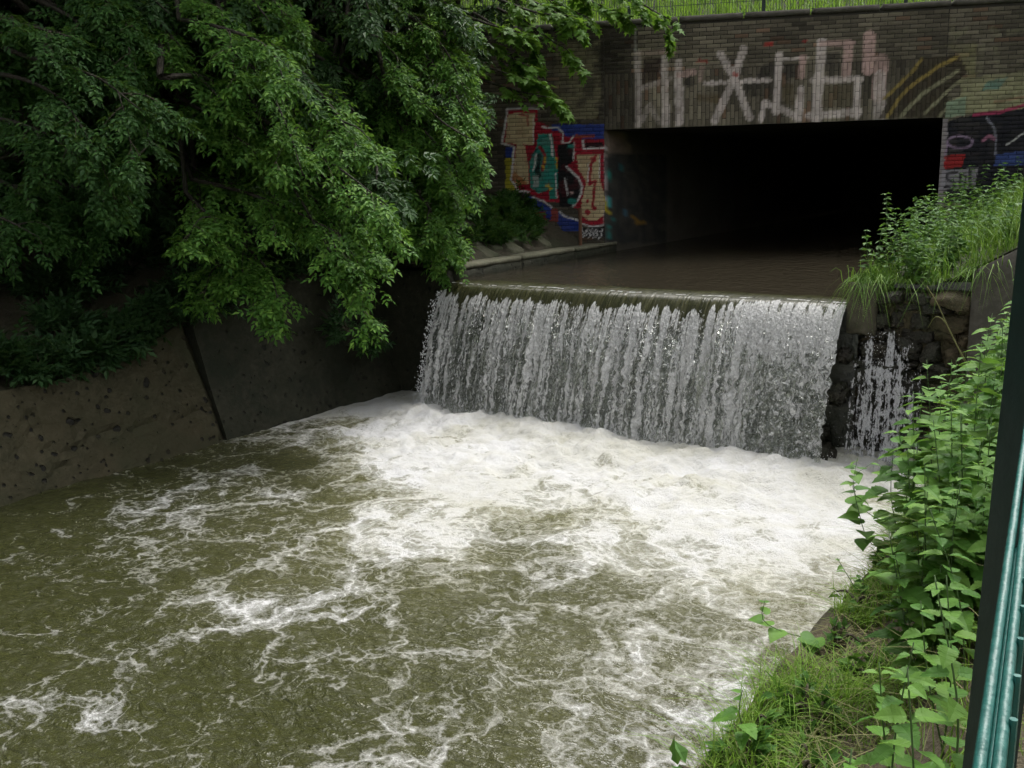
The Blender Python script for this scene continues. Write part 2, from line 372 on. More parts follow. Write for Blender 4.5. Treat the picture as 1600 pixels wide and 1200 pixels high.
    fo = nd(nt, 'BsdfPrincipled', {'Base Color': fcol, 'Roughness': 0.5, 'Specular IOR Level': 0.4, 'Normal': fb})
    out(nt, nd(nt, 'MixShader', {0: foam, 1: wat, 2: fo})); return m
MAT['pool'] = make_pool()
def make_upper():
    m, nt = nodes('upper_water'); p = pos(nt)
    rot = nd(nt, 'Mapping', {'Vector': p, 'Rotation': (0, 0, math.radians(35.8)), 'Scale': (1.6, 0.7, 0)}).outputs[0]
    h = math_(nt, 'ADD', tex(nt, rot, 5.0, 4, 0.55, 0.5), math_(nt, 'MULTIPLY', tex(nt, rot, 22.0, 2), 0.2))
    out(nt, water_body(nt, h, 0.8, 0.04, (0.032, 0.027, 0.018), 0.07)); return m
MAT['upper'] = make_upper()
def make_fall(name, cover, gloss=1.0, white=(0.86, 0.86, 0.84)):
    """Falling water: UV is metres along the crest and metres down the fall."""
    m, nt = nodes(name); uv = nd(nt, 'TexCoord').outputs['UV']
    dens = nd(nt, 'Attribute', attribute_name='foam').outputs['Fac']
    st = tex(nt, mapped(nt, uv, (13.0, 0.55, 1)), 1.0, 3, 0.6, 0.3)
    st2 = tex(nt, mapped(nt, uv, (38.0, 2.2, 1)), 1.0, 3, 0.6, 0.4)
    bead = tex(nt, mapped(nt, uv, (58.0, 22.0, 1)), 1.0, 3, 0.62, 0.6)
    bead2 = nd(nt, 'TexVoronoi', {'Vector': mapped(nt, uv, (46.0, 27.0, 1)), 'Scale': 1.0}, feature='SMOOTH_F1').outputs['Distance']
    s = math_(nt, 'ADD', math_(nt, 'MULTIPLY', math_(nt, 'SUBTRACT', st, 0.5), 4.6), math_(nt, 'MULTIPLY', math_(nt, 'SUBTRACT', st2, 0.5), 2.2))
    s = math_(nt, 'ADD', s, math_(nt, 'MULTIPLY', math_(nt, 'SUBTRACT', bead, 0.5), 1.5))
    s = math_(nt, 'ADD', s, math_(nt, 'MULTIPLY', math_(nt, 'SUBTRACT', 0.45, bead2), 0.5))
    lace = nd(nt, 'Attribute', attribute_name='lace').outputs['Fac']
    wv_ = nd(nt, 'TexNoise', {'Vector': mapped(nt, uv, (9.0, 6.0, 1)), 'Scale': 1.0, 'Detail': 2.0}).outputs['Color']
    ve = nd(nt, 'TexVoronoi', {'Vector': nd(nt, 'VectorMath', {0: mapped(nt, uv, (15.0, 8.0, 1)), 1: wv_}, operation='ADD').outputs[0], 'Scale': 1.0}, feature='DISTANCE_TO_EDGE').outputs['Distance']
    big = tex(nt, nd(nt, 'VectorMath', {0: mapped(nt, uv, (13.0, 7.5, 1)), 1: wv_}, operation='ADD').outputs[0], 1.0, 4, 0.62, 0.8)
    cell = math_(nt, 'ADD', math_(nt, 'MULTIPLY', math_(nt, 'SUBTRACT', big, 0.5), 3.4), math_(nt, 'SUBTRACT', 0.42, math_(nt, 'MULTIPLY', ve, 1.6)))
    s2 = math_(nt, 'ADD', cell, math_(nt, 'MULTIPLY', math_(nt, 'SUBTRACT', bead, 0.5), 1.0))
    s = math_(nt, 'ADD', math_(nt, 'MULTIPLY', s, math_(nt, 'SUBTRACT', 1.0, lace)), math_(nt, 'MULTIPLY', s2, lace))
    s = math_(nt, 'ADD', s, dens)
    foam = ramp(nt, s, [(cover, 0.0), (cover + 0.3, 1.0)]).outputs[0]
    h = math_(nt, 'ADD', math_(nt, 'ADD', bead, math_(nt, 'MULTIPLY', st2, 0.8)), math_(nt, 'MULTIPLY', bead2, -0.5))
    h = math_(nt, 'ADD', h, math_(nt, 'MULTIPLY', tex(nt, mapped(nt, uv, (110.0, 60.0, 1)), 1.0, 1, 0.6, 0.4), 0.5))
    bp = nd(nt, 'Bump', {'Height': h, 'Strength': 1.0, 'Distance': 0.035})
    tiny = tex(nt, mapped(nt, uv, (125.0, 70.0, 1)), 1.0, 2, 0.6, 0.5)
    wc_ = mixc(nt, ramp(nt, math_(nt, 'ADD', math_(nt, 'ADD', math_(nt, 'MULTIPLY', bead, 0.35), math_(nt, 'MULTIPLY', tiny, 0.45)), math_(nt, 'MULTIPLY', st2, 0.2)), [(0.42, 0.0), (0.58, 1.0)]), tuple(x * 0.66 for x in white), tuple(min(0.97, x * 1.13) for x in white))  # tiny glints painted into the white by bead noise
    fo = nd(nt, 'BsdfPrincipled', {'Base Color': wc_, 'Roughness': 0.25, 'IOR': 1.333, 'Specular IOR Level': 0.6, 'Normal': bp})
    trl = nd(nt, 'BsdfTranslucent', {'Color': wc_})
    fo = nd(nt, 'MixShader', {0: 0.25, 1: fo, 2: trl})
    gl = nd(nt, 'BsdfGlossy', {'Color': (0.8, 0.82, 0.8), 'Roughness': 0.1, 'Normal': bp})
    tp = nd(nt, 'BsdfTransparent', {'Color': (0.86, 0.88, 0.8) if gloss else (1, 1, 1)})
    lw = nd(nt, 'Fresnel', {'IOR': 1.333, 'Normal': bp})
    clear = nd(nt, 'MixShader', {0: math_(nt, 'MULTIPLY', lw, gloss), 1: tp, 2: gl})
    # unbroken water on the lip stays dark olive
    lip = nd(nt, 'BsdfPrincipled', {'Base Color': mixc(nt, ramp(nt, st2, [(0.4, 0.0), (0.65, 1.0)]), (0.022, 0.024, 0.009), (0.06, 0.06, 0.028)), 'Roughness': 0.07, 'IOR': 1.333,
             'Normal': nd(nt, 'Bump', {'Height': math_(nt, 'ADD', st2, math_(nt, 'MULTIPLY', bead, 0.3)), 'Strength': 0.6, 'Distance': 0.03})})
    lipf = nd(nt, 'Attribute', attribute_name='lip').outputs['Fac']
    body = nd(nt, 'MixShader', {0: lipf, 1: clear, 2: lip})
    out(nt, nd(nt, 'MixShader', {0: foam, 1: body, 2: fo})); return m
MAT['fall'] = make_fall('falling_water', 0.42)
MAT['leak'] = make_fall('spray_water', 0.62, 0.0, (0.84, 0.84, 0.87))
m, nt = nodes('water_drop')
out(nt, nd(nt, 'BsdfPrincipled', {'Base Color': (0.75, 0.76, 0.76), 'Roughness': 0.15, 'IOR': 1.333, 'Specular IOR Level': 0.7})); MAT['drop'] = m
m, nt = nodes('painted_brick')
pc = nd(nt, 'Attribute', attribute_name='paint').outputs['Color']; p = pos(nt)
nn = tex(nt, p, 14.0, 6, 0.7); n2 = tex(nt, p, 60.0, 3, 0.7)
c = mixc(nt, ramp(nt, nn, [(0.35, 0.0), (0.7, 0.5)]), pc, mixc(nt, 1.0, pc, (0.55, 0.52, 0.46), 'MULTIPLY'))
out(nt, nd(nt, 'BsdfPrincipled', {'Base Color': c, 'Roughness': 0.8, 'Specular IOR Level': 0.25,
    'Normal': nd(nt, 'Bump', {'Height': math_(nt, 'ADD', nn, n2), 'Strength': 0.5, 'Distance': 0.012})})); MAT['brick'] = m

# ------------------------------------------------------------------ ground and banks (the setting)
BJ = np.array([1.93, 19.3]); BE = np.array([0.9774, -0.2114]); BN = np.array([-0.2114, -0.9774]); BW = 6.15   # bridge face: left jamb, along, outward
def B(u, n, z):
    u, n, z = np.broadcast_arrays(np.asarray(u, float), np.asarray(n, float), np.asarray(z, float))
    return np.stack([BJ[0] + u * BE[0] + n * BN[0], BJ[1] + u * BE[1] + n * BN[1], z], -1)
def wall_top(b):                                  # top of the left wall below the weir
    return 1.12 + 0.88 * sm(b, -5.6, -1.2)
def z_left(a, b):
    a0 = np.where(b < 0.15, -1.72, -0.42 - 0.085 * b)
    z0 = np.where(b < 0.15, wall_top(b) - 0.02, 1.98)
    d = np.maximum(a0 - a, 0)
    return np.minimum(z0 + 0.56 * d, 7.5 + 0.02 * d) + 0.22 * (fbm(a * 0.9, b * 0.9, 0, 4, 3) - 0.5) * np.minimum(1, d * 1.2)
def z_terrace(a, b):
    st = 6.75 - 0.22 * b
    return 1.98 + np.minimum(0.59 * np.maximum(a - st, 0), 4.2) + 0.16 * (fbm(a * 1.1, b * 1.1, 0, 4, 11) - 0.5)
def z_bank(a, b):
    lo = 8.15 - 0.45 * sm(np.asarray(b, float), -7.4, -5.8)
    return 0.98 + 0.85 * sm(a, lo, lo + 0.85) + 0.12 * (fbm(a * 1.7, b * 1.7, 0, 4, 21) - 0.5)
def sheet(name, a, b, zf, mat, label_kind='structure'):
    A, Bb = np.meshgrid(a, b, indexing='ij')
    V = P(A, Bb, zf(A, Bb)).reshape(-1, 3)
    return tag(mesh(name, V, grid_faces(len(a), len(b)), mat, smooth=True), kind=label_kind)
V = np.array([[-700, -700, -0.9], [700, -700, -0.9], [700, 900, -0.9], [-700, 900, -0.9]], float)
tag(mesh('ground', V, np.array([[0, 1, 2, 3]]), MAT['soil']), kind='structure')
# left bank: its near edge follows the wall below the weir and the kerb above it
bb = np.concatenate([np.arange(-40, -14, 1.0), np.arange(-14, 0.12, 0.2), [0.14, 0.16], np.arange(0.3, 12, 0.2)])
dd = np.concatenate([np.arange(0, 6, 0.15), np.arange(6, 40, 1.0)])
Bb, Dd = np.meshgrid(bb, dd, indexing='ij')
A = np.where(Bb < 0.15, -1.72, -0.42 - 0.085 * Bb) - Dd
tag(mesh('left_bank', P(A, Bb, z_left(A, Bb)).reshape(-1, 3), grid_faces(len(bb), len(dd))[:, ::-1], MAT['soil'], smooth=True), kind='structure')
bb = np.arange(0.12, 12, 0.2); dd = np.concatenate([np.arange(0, 6, 0.15), np.arange(6, 30, 1.0)])
Bb, Dd = np.meshgrid(bb, dd, indexing='ij'); A = 5.98 - 0.098 * Bb + Dd
tag(mesh('right_terrace', P(A, Bb, z_terrace(A, Bb)).reshape(-1, 3), grid_faces(len(bb), len(dd)), MAT['bank'], smooth=True), kind='structure')
sheet('right_bank', np.concatenate([np.arange(7.84, 9.4, 0.06), np.arange(9.5, 40, 1.5)]), np.concatenate([np.arange(-40, -12, 1.5), np.arange(-12, 0.1, 0.1)]), z_bank, MAT['mud'])
uu = np.arange(-14, 22, 0.5); ss = np.arange(0, 40, 0.5)
U, S = np.meshgrid(uu, ss, indexing='ij')
Zs = 6.12 + np.minimum(0.55 * np.maximum(S - 0.6, 0), 4.6) + 0.2 * (fbm(U, S, 0, 3, 31) - 0.5) * np.minimum(S, 1)
tag(mesh('grass_embankment', B(U, -0.35 - S, Zs).reshape(-1, 3), grid_faces(len(uu), len(ss)), MAT['bank'], smooth=True), kind='structure')

# ------------------------------------------------------------------ water
aa = np.arange(-1.32, 7.9, 0.03); bb = np.concatenate([np.arange(-40, -10, 0.5), np.arange(-10, 0.3, 0.03)])
A, Bb = np.meshgrid(aa, bb, indexing='ij')
wob = (fbm(A * 0.8, Bb * 0.8, 0, 4, 41) - 0.5)
env = sm(Bb + 1.2 * wob, -4.4, -1.5) * sm(A, -1.3, 0.2)
def ridged(x, y, seed, o=4): return 1 - np.abs(2 * fbm(x, y, 0, o, seed, 0.6) - 1) * 2.2
Z = 0.75 * env * (0.15 * (fbm(A * 1.7 + wob * 2, Bb * 2.0, 0, 5, 43, 0.6) - 0.42) * 2 + 0.11 * ridged(A * 2.2 + wob, Bb * 1.3, 49) * (0.4 + wob))
Z += 0.38 * (0.06 + 0.30 * noise(A * 3.1, Bb * 1.6, 0, 45) * noise(A * 9, Bb * 5, 0, 50)) * np.exp(-((Bb + 1.1 + 0.3 * (noise(A * 2.2, 0, 0, 44) - 0.5)) / 0.36) ** 2) * sm(A, -0.6, 0.3)
Z += 0.06 * (fbm(A * 1.3, Bb * 1.7, 0, 4, 46) - 0.5) + 0.03 * (fbm(A * 4, Bb * 6, 0, 3, 47) - 0.5)
Z += 0.07 * env * (fbm(A * 8, Bb * 8, 0, 3, 48, 0.65) - 0.5)
reach = -3.0 - 0.75 * sm(A, 2.5, 6.5) - 1.5 * np.exp(-((A - 2.9) / 0.9) ** 2) - 0.6 * np.exp(-((A - 6.3) / 0.8) ** 2) + 0.9 * (1 - sm(A, -1.0, 1.2))
x = Bb - reach + 2.6 * wob
dens = 0.015 + 0.06 * sm(A + 0.25 * (Bb + 4), 0.5, 3.2) + 0.44 * sm(x, -1.4, 1.0) + 0.32 * sm(x, 0.0, 1.7) + 0.26 * sm(x, -5.0, 0.0) + 0.04 * sm(x, -8, -2)
dens += 0.16 * np.exp(-((A + 1.18) / 0.14) ** 2) - 0.07 * (1 - sm(A, -1, 2.4)) * (1 - sm(Bb, -5.2, -2.5))
dens -= 0.30 * sm(ridged(A * 1.6 + 7, Bb * 1.1, 52, 3), 0.55, 0.95) * sm(x, -0.5, 1.0) * (1 - sm(Bb, -1.9, -1.3))
glint = -0.42 + 0.46 * sm(A + 0.15 * (Bb + 8) + 3.5 * wob, 3.6, 7.8) + 0.12 * sm(x, -3.0, 0)
V = P(A, Bb, Z).reshape(-1, 3)
tag(mesh('pool_water', V, grid_faces(len(aa), len(bb)), MAT['pool'], smooth=True, attrs={'foam': dens.ravel(), 'glint': glint.ravel()}), kind='structure')

bb = np.concatenate([np.arange(0.3, 3, 0.06), np.arange(3, 34, 0.5)])
ff = np.linspace(0, 1, 80)
Bb, Ff = np.meshgrid(bb, ff, indexing='ij')
a0 = -0.12 - 0.085 * Bb; a1 = 5.86 - 0.098 * Bb
A = a0 + (a1 - a0) * Ff
Z = ZUP + 0.012 * (fbm(A * 3, Bb * 1.5, 0, 3, 51) - 0.5)
tag(mesh('upper_water', P(A, Bb, Z).reshape(-1, 3), grid_faces(len(bb), len(ff))[:, ::-1], MAT['upper'], smooth=True), kind='structure')

def fall_sheet(name, a0, a1, na, off, seed, mat, cov):
    a = np.linspace(a0, a1, na); k = np.concatenate([np.linspace(-0.3, 0, 26, endpoint=False), np.linspace(0, 1, 130)])
    A, K = np.meshgrid(a, k, indexing='ij')
    t = np.maximum(K, 0) * 0.60
    vel = 1.28 + 0.12 * (noise(A * 1.3, 0, 0, seed) - 0.5)
    b = np.where(K < 0, -K, -vel * t); z = np.where(K < 0, ZUP - 0.035 * (1 + K / 0.3) ** 2, ZUP - 0.035 - 0.25 * t - 4.6 * t * t)
    seg = np.sqrt(np.diff(b, axis=1) ** 2 + np.diff(z, axis=1) ** 2)
    L = np.concatenate([np.zeros((na, 1)), np.cumsum(seg, 1)], 1) - 0.3
    lipn = 0.15 + 0.10 * (noise(A * 5.0, 0, 0, seed + 1) - 0.5) + 0.14 * (noise(A * 15, 0, 0, seed + 2) - 0.5)
    lipn = lipn + 0.05 - 0.26 * sm(A, 4.1, 4.9)
    g = sm(L, lipn - 0.04, lipn + 0.12)
    depth = sm(L, 0.1, 1.2)
    ridge = (fbm(A * 7, L * 0.35, 0, 3, seed + 3) - 0.5)
    b = b + off - depth * (0.16 * ridge + 0.05 * (fbm(A * 22, L * 2.0, 0, 2, seed + 4) - 0.5)) - 0.02 * (noise(A * 60, L * 30, 0, seed + 5) - 0.5) * g * np.minimum(1, depth * 2 + 0.3)
    A2 = A + depth * 0.03 * (noise(A * 30, L * 18, 0, seed + 6) - 0.5) * 2
    gaps = 0.36 * (fbm(A * 2.3, L * 0.2, 0, 2, seed + 7) - 0.5)
    foam = -1.6 * (1 - g) + cov + gaps + 0.22 * sm(L, 0.7, 0.25) * g - 0.10 * sm(L, 0.6, 1.5)
    foam += 0.55 * np.exp(-((A - 4.82) / 0.10) ** 2) * g + 0.25 * sm(A, 4.3, 4.9) * sm(L, 0.9, 0.3) + 0.30 * np.exp(-((A - 0.0) / 0.12) ** 2)
    lace = sm(A + 0.1 * noise(L * 6, 0, 0, seed), 4.92, 5.12) * sm(L, 0.15, 0.4)
    foam -= 0.30 * lace * sm(L, 0.4, 1.4) - 0.16 * lace * sm(L, 0.8, 0.3)
    foam += 2.3 * np.exp(-((L + 0.05 + 0.05 * (noise(A * 4, 0, 0, seed + 8) - 0.5)) / 0.016) ** 2) * sm(noise(A * 14, 0, 0, seed + 9) + 0.25 * sm(A, 0.5, 4), 0.45, 0.65)  # broken line of glints along the crest, painted as foam
    lip = 1 - sm(L, lipn + 0.1, lipn + 0.5)
    return mesh(name, P(A2, b, z).reshape(-1, 3), grid_faces(na, A.shape[1]), mat, smooth=True,
                attrs={'foam': foam.ravel(), 'lip': lip.ravel(), 'lace': lace.ravel()}, uv=np.stack([A.ravel() + seed, L.ravel()], 1))
tag(fall_sheet('waterfall', -0.06, 5.86, 640, 0.0, 61, MAT['fall'], 0.56), kind='structure')
tag(fall_sheet('waterfall_inner_sheet', 0.02, 5.80, 280, 0.075, 71, MAT['fall'], 0.24), kind='structure')
# a narrow spill beside the weir, running down the broken stones
def spill(name, a0, a1, ztop, seed):
    a = np.linspace(a0, a1, 90); k = np.linspace(0, 1, 110)
    A, K = np.meshgrid(a, k, indexing='ij')
    z = ztop - K * (ztop + 0.05); L = K * (ztop + 0.05)
    w = 1 - np.abs((A - (a0 + a1) / 2) / ((a1 - a0) / 2))
    b = -0.10 - 0.22 * K ** 1.5 - 0.10 * (fbm(A * 6, L * 3, 0, 3, seed) - 0.5)
    foam = 0.62 + 0.35 * (w - 0.5) + 0.3 * (fbm(A * 6, L * 1.2, 0, 3, seed + 1) - 0.5) - 0.9 * (1 - sm(K + 0.25 * (noise(A * 14, 0, 0, seed + 5) - 0.5), 0.02, 0.3)) - 0.7 * sm(-w, -0.2, 0)
    return tag(mesh(name, P(A + 0.12 * K * (A - (a0 + a1) / 2), b, z).reshape(-1, 3), grid_faces(90, 110), MAT['leak'], smooth=True,
               attrs={'foam': foam.ravel(), 'lip': np.zeros(foam.size), 'lace': np.full(foam.size, 0.55)}, uv=np.stack([A.ravel(), L.ravel()], 1)), kind='structure')
spill('side_spill_water', 5.93, 6.78, 1.58, 81)
# flying drops
octV = np.array([[1, 0, 0], [-1, 0, 0], [0, 1, 0], [0, -1, 0], [0, 0, 1], [0, 0, -1]], float)
octF = np.array([[0, 2, 4], [2, 1, 4], [1, 3, 4], [3, 0, 4], [2, 0, 5], [1, 2, 5], [3, 1, 5], [0, 3, 5]])
def drops(n, pts, r0, r1, stretch):
    r = rng.uniform(r0, r1, n) ** 1.0
    S = np.stack([r, r, r * rng.uniform(1, stretch, n)], 1)
    V = (octV[None] * S[:, None, :] + pts[:, None, :]).reshape(-1, 3)
    F = (octF[None] + (np.arange(n) * 6)[:, None, None]).reshape(-1, 3)
    return V, F
bag = Bag()
n = 3600
a = rng.uniform(-0.1, 5.86, n); t = 0.6 * np.sqrt(rng.uniform(0.06, 1, n))
bag.add(*drops(n, P(a, -1.28 * t + rng.normal(-0.03, 0.04, n), ZUP - 0.035 - 0.25 * t - 4.6 * t * t), 0.002, 0.005, 3.5))
n = 700                                            # ragged far edge
t = 0.6 * np.sqrt(rng.uniform(0.05, 1, n))
bag.add(*drops(n, P(-0.05 - np.abs(rng.normal(0, 0.05, n)) * (0.3 + t), -1.25 * t + rng.normal(0, 0.05, n), ZUP - 0.035 - 4.75 * t * t), 0.003, 0.009, 2.5))
n = 1700                                           # splash where the fall lands
a = rng.uniform(-0.3, 6.1, n); h = np.abs(rng.normal(0, 0.13, n))
bag.add(*drops(n, P(a, -0.88 + rng.normal(0, 0.12, n), 0.06 + 0.6 * h), 0.002, 0.006, 1.6))
n = 420
k = rng.uniform(0, 1, n)
bag.add(*drops(n, P(6.32 + rng.normal(0, 0.16, n) * (0.6 + k), -0.16 - 0.28 * k + rng.normal(0, 0.06, n), 1.5 * (1 - k)), 0.002, 0.005, 2.5))
tag(bag.build('water_drops', MAT['drop']), 'flying white drops and splash along the foot of the waterfall', 'spray', kind='stuff')

# ------------------------------------------------------------------ weir, walls, kerbs
w = thing('weir', 'dark wet concrete weir wall behind the falling water', 'weir', P(2.9, 0.3, -0.4))
a = np.linspace(-0.15, 6.0, 90); prof = [(0.45, 1.70), (0.2, 1.74), (0.03, 1.735), (0.0, 1.66)] + [(-0.02 - 0.10 * q, 1.6 * (1 - q) - 0.35 * q) for q in np.linspace(0.02, 1, 22)]
prof = np.array(prof); A, K = np.meshgrid(a, np.arange(len(prof)), indexing='ij')
bq = prof[K, 0] + 0.05 * (fbm(A * 5, prof[K, 1] * 5, 0, 3, 5) - 0.5) * (K > 3)
mesh('weir_face', P(A, bq, prof[K, 1]).reshape(-1, 3), grid_faces(len(a), len(prof)), MAT['wet_concrete'], w, smooth=True)
for i, (a_, z_, s_) in enumerate([(5.22, 0.15, 0.24), (5.5, 0.28, 0.27), (5.72, 0.75, 0.24), (5.35, 0.62, 0.2), (5.62, 0.05, 0.28), (5.15, 0.9, 0.16), (5.78, 1.2, 0.16)]):
    V, F = rough_block(P(a_, -0.32 - 0.28 * (1 - z_), z_ - s_ / 2), np.append(CA * s_, 0), np.append(CB * 0.4, 0.0), (0, 0, s_), (6, 5, 5), 0.07, 90 + i, 0.45)
    mesh('rock', V, F, MAT['wet_rock'], w, smooth=True)

lw = thing('retaining_wall', 'long battered concrete retaining wall with pits and a crack, left of the pool', 'wall', P(-1.4, -4, -0.4))
def wall_slab(name, b0, b1, a_base, a_top, seed, tilt=0.0, mat='concrete_wall'):
    b = np.arange(b0, b1 + 0.01, 0.1); k = np.linspace(0, 1, 22)
    Bq, K = np.meshgrid(b, k, indexing='ij')
    top = wall_top(Bq) + tilt
    z = -0.5 + K * (top + 0.5)
    a = a_base + (a_top - a_base) * np.clip(z / 2.0, -0.2, 1) + 0.11 * (fbm(Bq * 1.5, z * 2, 0, 5, seed, 0.6) - 0.5)
    pit = noise(Bq * 5.5, z * 5.5, 0, seed + 3); a = a - 0.06 * sm(pit, 0.80, 0.9) * sm(-Bq, 3.8, 6)
    a = a - 0.03 * sm(z, 0.30, 0.24) * 0 
    # crumbling bed joint part-way up
    a = a - 0.05 * np.exp(-((z - 0.42 - 0.06 * (fbm(Bq * 2, 0, 0, 3, seed + 5) - 0.5) * 4) / 0.025) ** 2) * sm(noise(Bq * 1.5, 3, 0, seed), 0.35, 0.55)
    V = P(a, Bq, z).reshape(-1, 3); n1, n2 = len(b), len(k)
    tv = P(a[:, -1] - 0.35, b, top[:, -1] - 0.005); V = np.concatenate([V, tv])
    i = np.arange(n1 - 1); F2 = np.stack([i * n2 + n2 - 1, (i + 1) * n2 + n2 - 1, n1 * n2 + i + 1, n1 * n2 + i], 1)
    k0 = len(V); V = np.concatenate([V, P(a[0] - 0.45, b[0] + 0.0 * z[0], z[0])]); j = np.arange(n2 - 1)
    F3 = np.stack([j, j + 1, k0 + j + 1, k0 + j], 1)
    return mesh(name, V, [grid_faces(n1, n2), F2, F3], MAT[mat], lw, smooth=False)
wall_slab('wall_slab', -40, -3.48, -1.1, -1.95, 5)
wall_slab('wall_slab', -3.40, 0.2, -1.16, -1.82, 6, 0.02, 'wet_shade_wall')  # darker slab: tree shade beside the weir is painted in
wall_slab('joint_filling', -3.65, -3.30, -1.24, -2.04, 8, -0.02, 'soil')
V, F = rough_block(P(-3.2, 0.06, -0.5), np.append(CA * 3.0, 0), np.append(CB * 1.3, 0), (0, 0, 2.47), (14, 8, 12), 0.03, 7, 0.03)
tag(mesh('abutment', V, F, MAT['wet_shade_wall'], smooth=True), 'dark concrete abutment at the far left end of the weir', 'abutment')
kb = thing('kerb', 'pale concrete kerb edging the upper channel below the graffiti slope', 'kerb', P(-0.4, 3, 1.2))
b = 0.32
i = 0
while b < 6.0:
    l = 2.0; b1 = min(b + l, 6.2)
    o0 = P(-0.45 - 0.085 * b, b, 1.3); ex = P(-0.10 - 0.085 * b, b, 1.3) - o0; ey = P(-0.45 - 0.085 * b1, b1 - 0.003, 1.3) - o0
    V, F = rough_block(o0, ex * 0.97, ey, (0, 0, 0.64), (5, 20, 6), 0.02, 20 + i, 0.03); mesh('kerb_face', V, F, MAT['wet_shade_wall'], kb, smooth=True)
    V, F = rough_block(o0 + [0, 0, 0.635], ex, ey, (0, 0, 0.075 + 0.006 * math.sin(i * 2.1)), (5, 20, 2), 0.012, 60 + i, 0.05); mesh('kerb_stone', V, F, MAT['kerb'], kb, smooth=True)
    b = b1; i += 1
# sloping paving slabs behind the kerb
sl = thing('slope_paving', 'uneven mossy paving slabs on the slope behind the pale kerb', 'paving', P(-0.9, 2, 2.0))
for i in range(9):
    for j in range(2):
        b0 = 0.5 + i * 0.42; d0 = 0.08 + j * 0.45
        if j == 1 and i in (1, 4, 7): continue
        a_ = -0.45 - 0.085 * b0 - d0 - 0.36; z_ = 1.97 + 0.56 * (d0 + 0.36) - 0.07
        ex = np.append(CA * 0.40, -0.56 * 0.40); ey = np.append(CB * 0.37, 0.02 * math.sin(i * 3 + j))
        V, F = rough_block(P(a_, b0, z_ + 0.05 * math.sin(i * 5.1 + j * 2) - 0.02), ex * (0.8 + 0.2 * math.sin(i * 2.7 + j)), ey * (0.85 + 0.2 * math.sin(i * 4.1)), (0.03, 0.02, 0.11), (5, 5, 2), 0.035, 40 + i * 2 + j, 0.10); mesh('paving_slab', V, F, MAT['paving'], sl, smooth=True)
# right side of the weir
V, F = rough_block(P(5.86, -0.10, 1.42), np.append(CA * 0.34, 0), np.append(CB * 0.75, 0), (0, 0, 0.62), (6, 8, 7), 0.03, 55, 0.07)
tag(mesh('abutment_block', V, F, MAT['concrete'], smooth=True), 'square concrete block overhung by grass at the near end of the weir', 'block')
ww = thing('stone_wall', 'broken brown rubble stone wall under the grass beside the side spill', 'wall', P(6.5, 0.2, -0.4))
V, F = box(P(5.90, 0.06, -0.5), np.append(CA * 1.4, 0), np.append(CB * 0.5, 0), (0, 0, 2.42)); mesh('wall_core', V, F, MAT['stone'], ww)
z = -0.35; i = 0
while z < 1.86:
    h = 0.09 + 0.13 * random.random(); a_ = 5.92 + 0.1 * random.random()
    while a_ < 7.12:
        l = min(0.16 + 0.3 * random.random(), 7.2 - a_)
        prot = 0.10 * random.random() - 0.01 + 0.03 * math.sin(z * 7)
        V, F = rough_block(P(a_, 0.0 - prot, z), np.append(CA * (l - 0.015), 0), np.append(CB * (0.2 + prot), 0), (0.01 * math.sin(i * 3), 0, h - 0.004), (7, 4, 5), 0.085, 200 + i, 0.10)
        mesh('stone', V, F, MAT['stone'] if a_ > 6.72 else MAT['wet_rock'], ww, smooth=True); a_ += l; i += 1
    z += h
wg = thing('wing_wall', 'grey concrete wing wall with a rising top beside the nettles and the rubble wall', 'wall', P(8, 0.2, -0.4))
aw = np.linspace(7.16, 12, 50); kz = np.linspace(0, 1, 20)
A, K = np.meshgrid(aw, kz, indexing='ij'); top = 2.20 + 0.59 * np.clip(A - 7.16, 0, 4)
z = -0.5 + K * (top + 0.5); bq = -0.07 + 0.03 * (fbm(A * 2, z * 2, 0, 4, 9) - 0.5) - 0.035 * np.exp(-((z - 2.05) / 0.02) ** 2) * (A > 7.4) + 0.05 * np.exp(-((A - 7.85) / 0.015) ** 2)
V = P(A, bq, z).reshape(-1, 3); V = np.concatenate([V, P(aw, 0.2, top[:, -1]), P([7.16] * 20, 0.25, z[0])])
i = np.arange(49); j = np.arange(19); n0 = 50 * 20
F2 = np.stack([i * 20 + 19, (i + 1) * 20 + 19, n0 + i + 1, n0 + i], 1); F3 = np.stack([j, j + 1, n0 + 50 + j + 1, n0 + 50 + j], 1)
mesh('wall_face', V, [grid_faces(50, 20), F2, F3], MAT['wing'], wg, smooth=True)
re = thing('bank_edge_wall', 'low concrete edge along the near bank, half under grass', 'wall', P(7.5, -6, -0.4))
b = -30.0; i = 0
while b < -0.1:
    l = 1.9 if b > -14 else 4.0
    V, F = rough_block(P(7.68 + 0.02 * math.sin(i), b, -0.5), np.append(CA * 0.22, 0), np.append(CB * (l - 0.02), 0), (0, 0, 1.5), (3, 12, 8), 0.03, 300 + i, 0.05)
    mesh('edge_block', V, F, MAT['mud'] if False else MAT['stone'], re, smooth=True); b += l; i += 1

